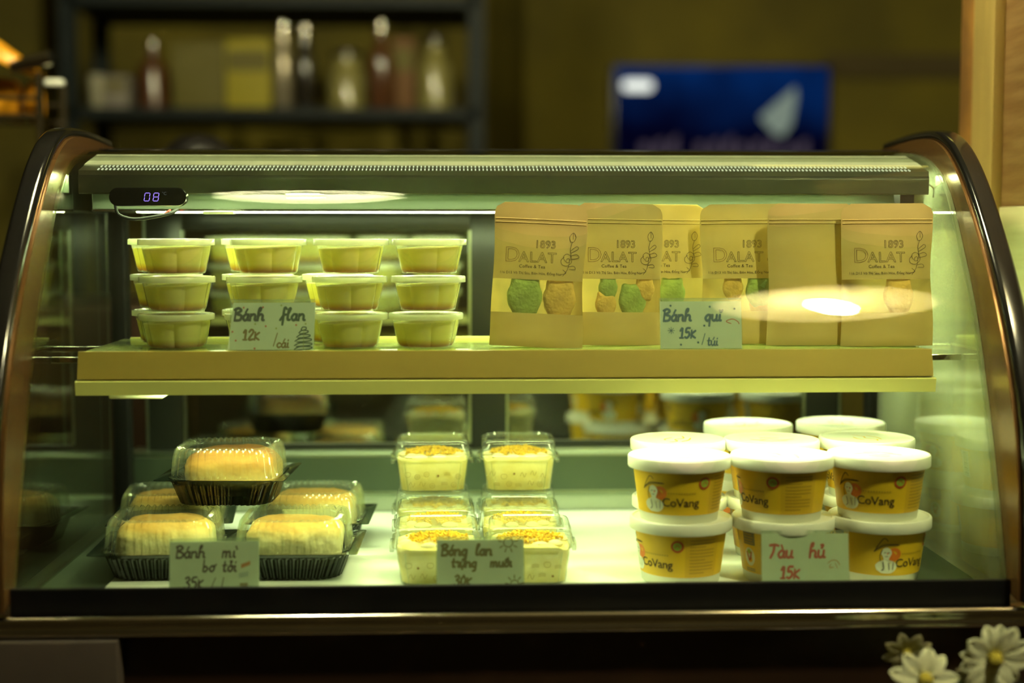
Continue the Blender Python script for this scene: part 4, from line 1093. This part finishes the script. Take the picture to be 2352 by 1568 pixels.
packet('tiny yellow packet beside the small orange one in the wire rack', [(-.012, -.024), (.012, -.024), (.010, .022), (-.010, .02)], .010, (-.594, .86, 1.486))

# dark pot behind the case
pot = thing('pot', 'black round pot behind the case, only its top above the glass', 'pot', (-.372, .9, 1.20))
MB().lathe([(.055, 0), (.06, .01), (.062, .16), (.058, .20), (.045, .225), (.025, .24), (.001, .244)], 28, cap0=True).build('body', M['pot'], pot)
MB().box((-.075, -.01, .10), (-.06, .01, .15), bev=.003).build('handle', M['pot'], pot)
MB().box((-.9, .75, 0), (.5, 1.15, 1.1985), bev=.003).build('back_counter', M['cabinet']); tag(bpy.data.objects['back_counter'], 'dark work counter standing behind the display case', 'counter')

# ------------------------------------------------------------------ white daisies in a vase at lower right
def daisy(label, c, r, n, seed, tiltx, tilty, mt, base):
    rnd = random.Random(seed)
    t = thing('daisy', label, 'flower', c, (R(90 + tiltx), R(tilty), 0), 'artificial daisies at lower right')
    for k in range(n):
        a = 2 * PI * k / n + rnd.uniform(-.12, .12); L = r * rnd.uniform(.85, 1.08); wd = r * rnd.uniform(.22, .29); dr = rnd.uniform(-.1, .25)
        rows = []
        for i in range(9):
            f = i / 8; wv = wd * (math.sin(PI * min(1, .12 + f * .80)) ** .8) * (1 if i < 8 else .35)
            rr_ = r * .16 + L * f * .9; zz = .10 * r * math.sin(f * 2.2) - dr * r * f * f * .5
            rows.append([(rr_, q * wv, zz + .06 * r * abs(q) - .03 * r * math.cos(q * 6)) for q in (-1, -.5, 0, .5, 1)])
        mb = MB(); mb.loft(rows, closed=False); mb.loft([[(x, y, z - .0006) for x, y, z in q] for q in rows], closed=False)
        mb.v = [(x * math.cos(a) - y * math.sin(a), x * math.sin(a) + y * math.cos(a), z) for x, y, z in mb.v]
        mb.build('petal', mt, t, angle=80)
    MB().lathe([(.001, .012 * 1), (r * .12, .011), (r * .20, .007), (r * .23, .001), (r * .2, -.003)], 20, cap0=False).build('flower_centre', M['disc'], t)
    inv = t.matrix_basis.inverted()
    p0 = inv @ (Vector(c) + Vector((0, .004, -.002))); p1 = inv @ Vector(base); pm = inv @ ((Vector(c) + Vector(base)) / 2 + Vector((.01, .02, 0)))
    MB().tube(spline([p0, pm, p1], 6), .0014, 6).build('stem', M['leaf'], t)
VB = (.41, -.085, .90)
daisy('white daisy with a yellow centre, front left of the bunch', (.3745, -.100, .9440), .0265, 9, 3, -8, -6, M['petal'], VB)
daisy('larger white daisy at the right edge of the bunch', (.4320, -.095, .9595), .0285, 12, 5, 4, 8, M['petal'], VB)
daisy('faded daisy half hidden behind the front left one', (.3700, -.065, .9560), .020, 8, 8, 20, -20, M['petal_back'], (.405, -.08, .90))
daisy('faded daisy low behind the larger right one', (.4200, -.075, .9330), .021, 8, 9, 30, 10, M['petal_back'], (.412, -.08, .90))
va = thing('vase', 'dark vase holding the daisies below the case', 'vase', (.41, -.085, .80))
MB().lathe([(.026, 0), (.03, .004), (.034, .05), (.028, .095), (.024, .11), (.021, .11), (.025, .095), (.03, .05), (.026, .008), (.001, .006)], 28, cap0=True).build('body', M['pot'], va)
for k in range(7):
    a = k * .9; p = Vector((.41 + .02 * math.cos(a), -.085 + .015 * math.sin(a), .905))
    q = p + Vector((.03 * math.cos(a), .01 * math.sin(a), .028 + .006 * (k % 3)))
    MB().loft([[tuple(p.lerp(q, f) + Vector((s_ * .006 * math.sin(PI * min(.98, f + .05)) * -math.sin(a), s_ * .006 * math.sin(PI * min(.98, f + .05)), .004 * abs(s_)))) for s_ in (-1, 0, 1)] for f in [i / 6 for i in range(7)]], closed=False).build('leaf', M['leaf'], va, (-.41, .085, -.80))
ped = MB().box((.30, -.15, 0), (.54, -.021, .80), bev=.003).build('flower_stand', M['cabinet']); tag(ped, 'dark stand below the daisies in front of the counter', 'stand')
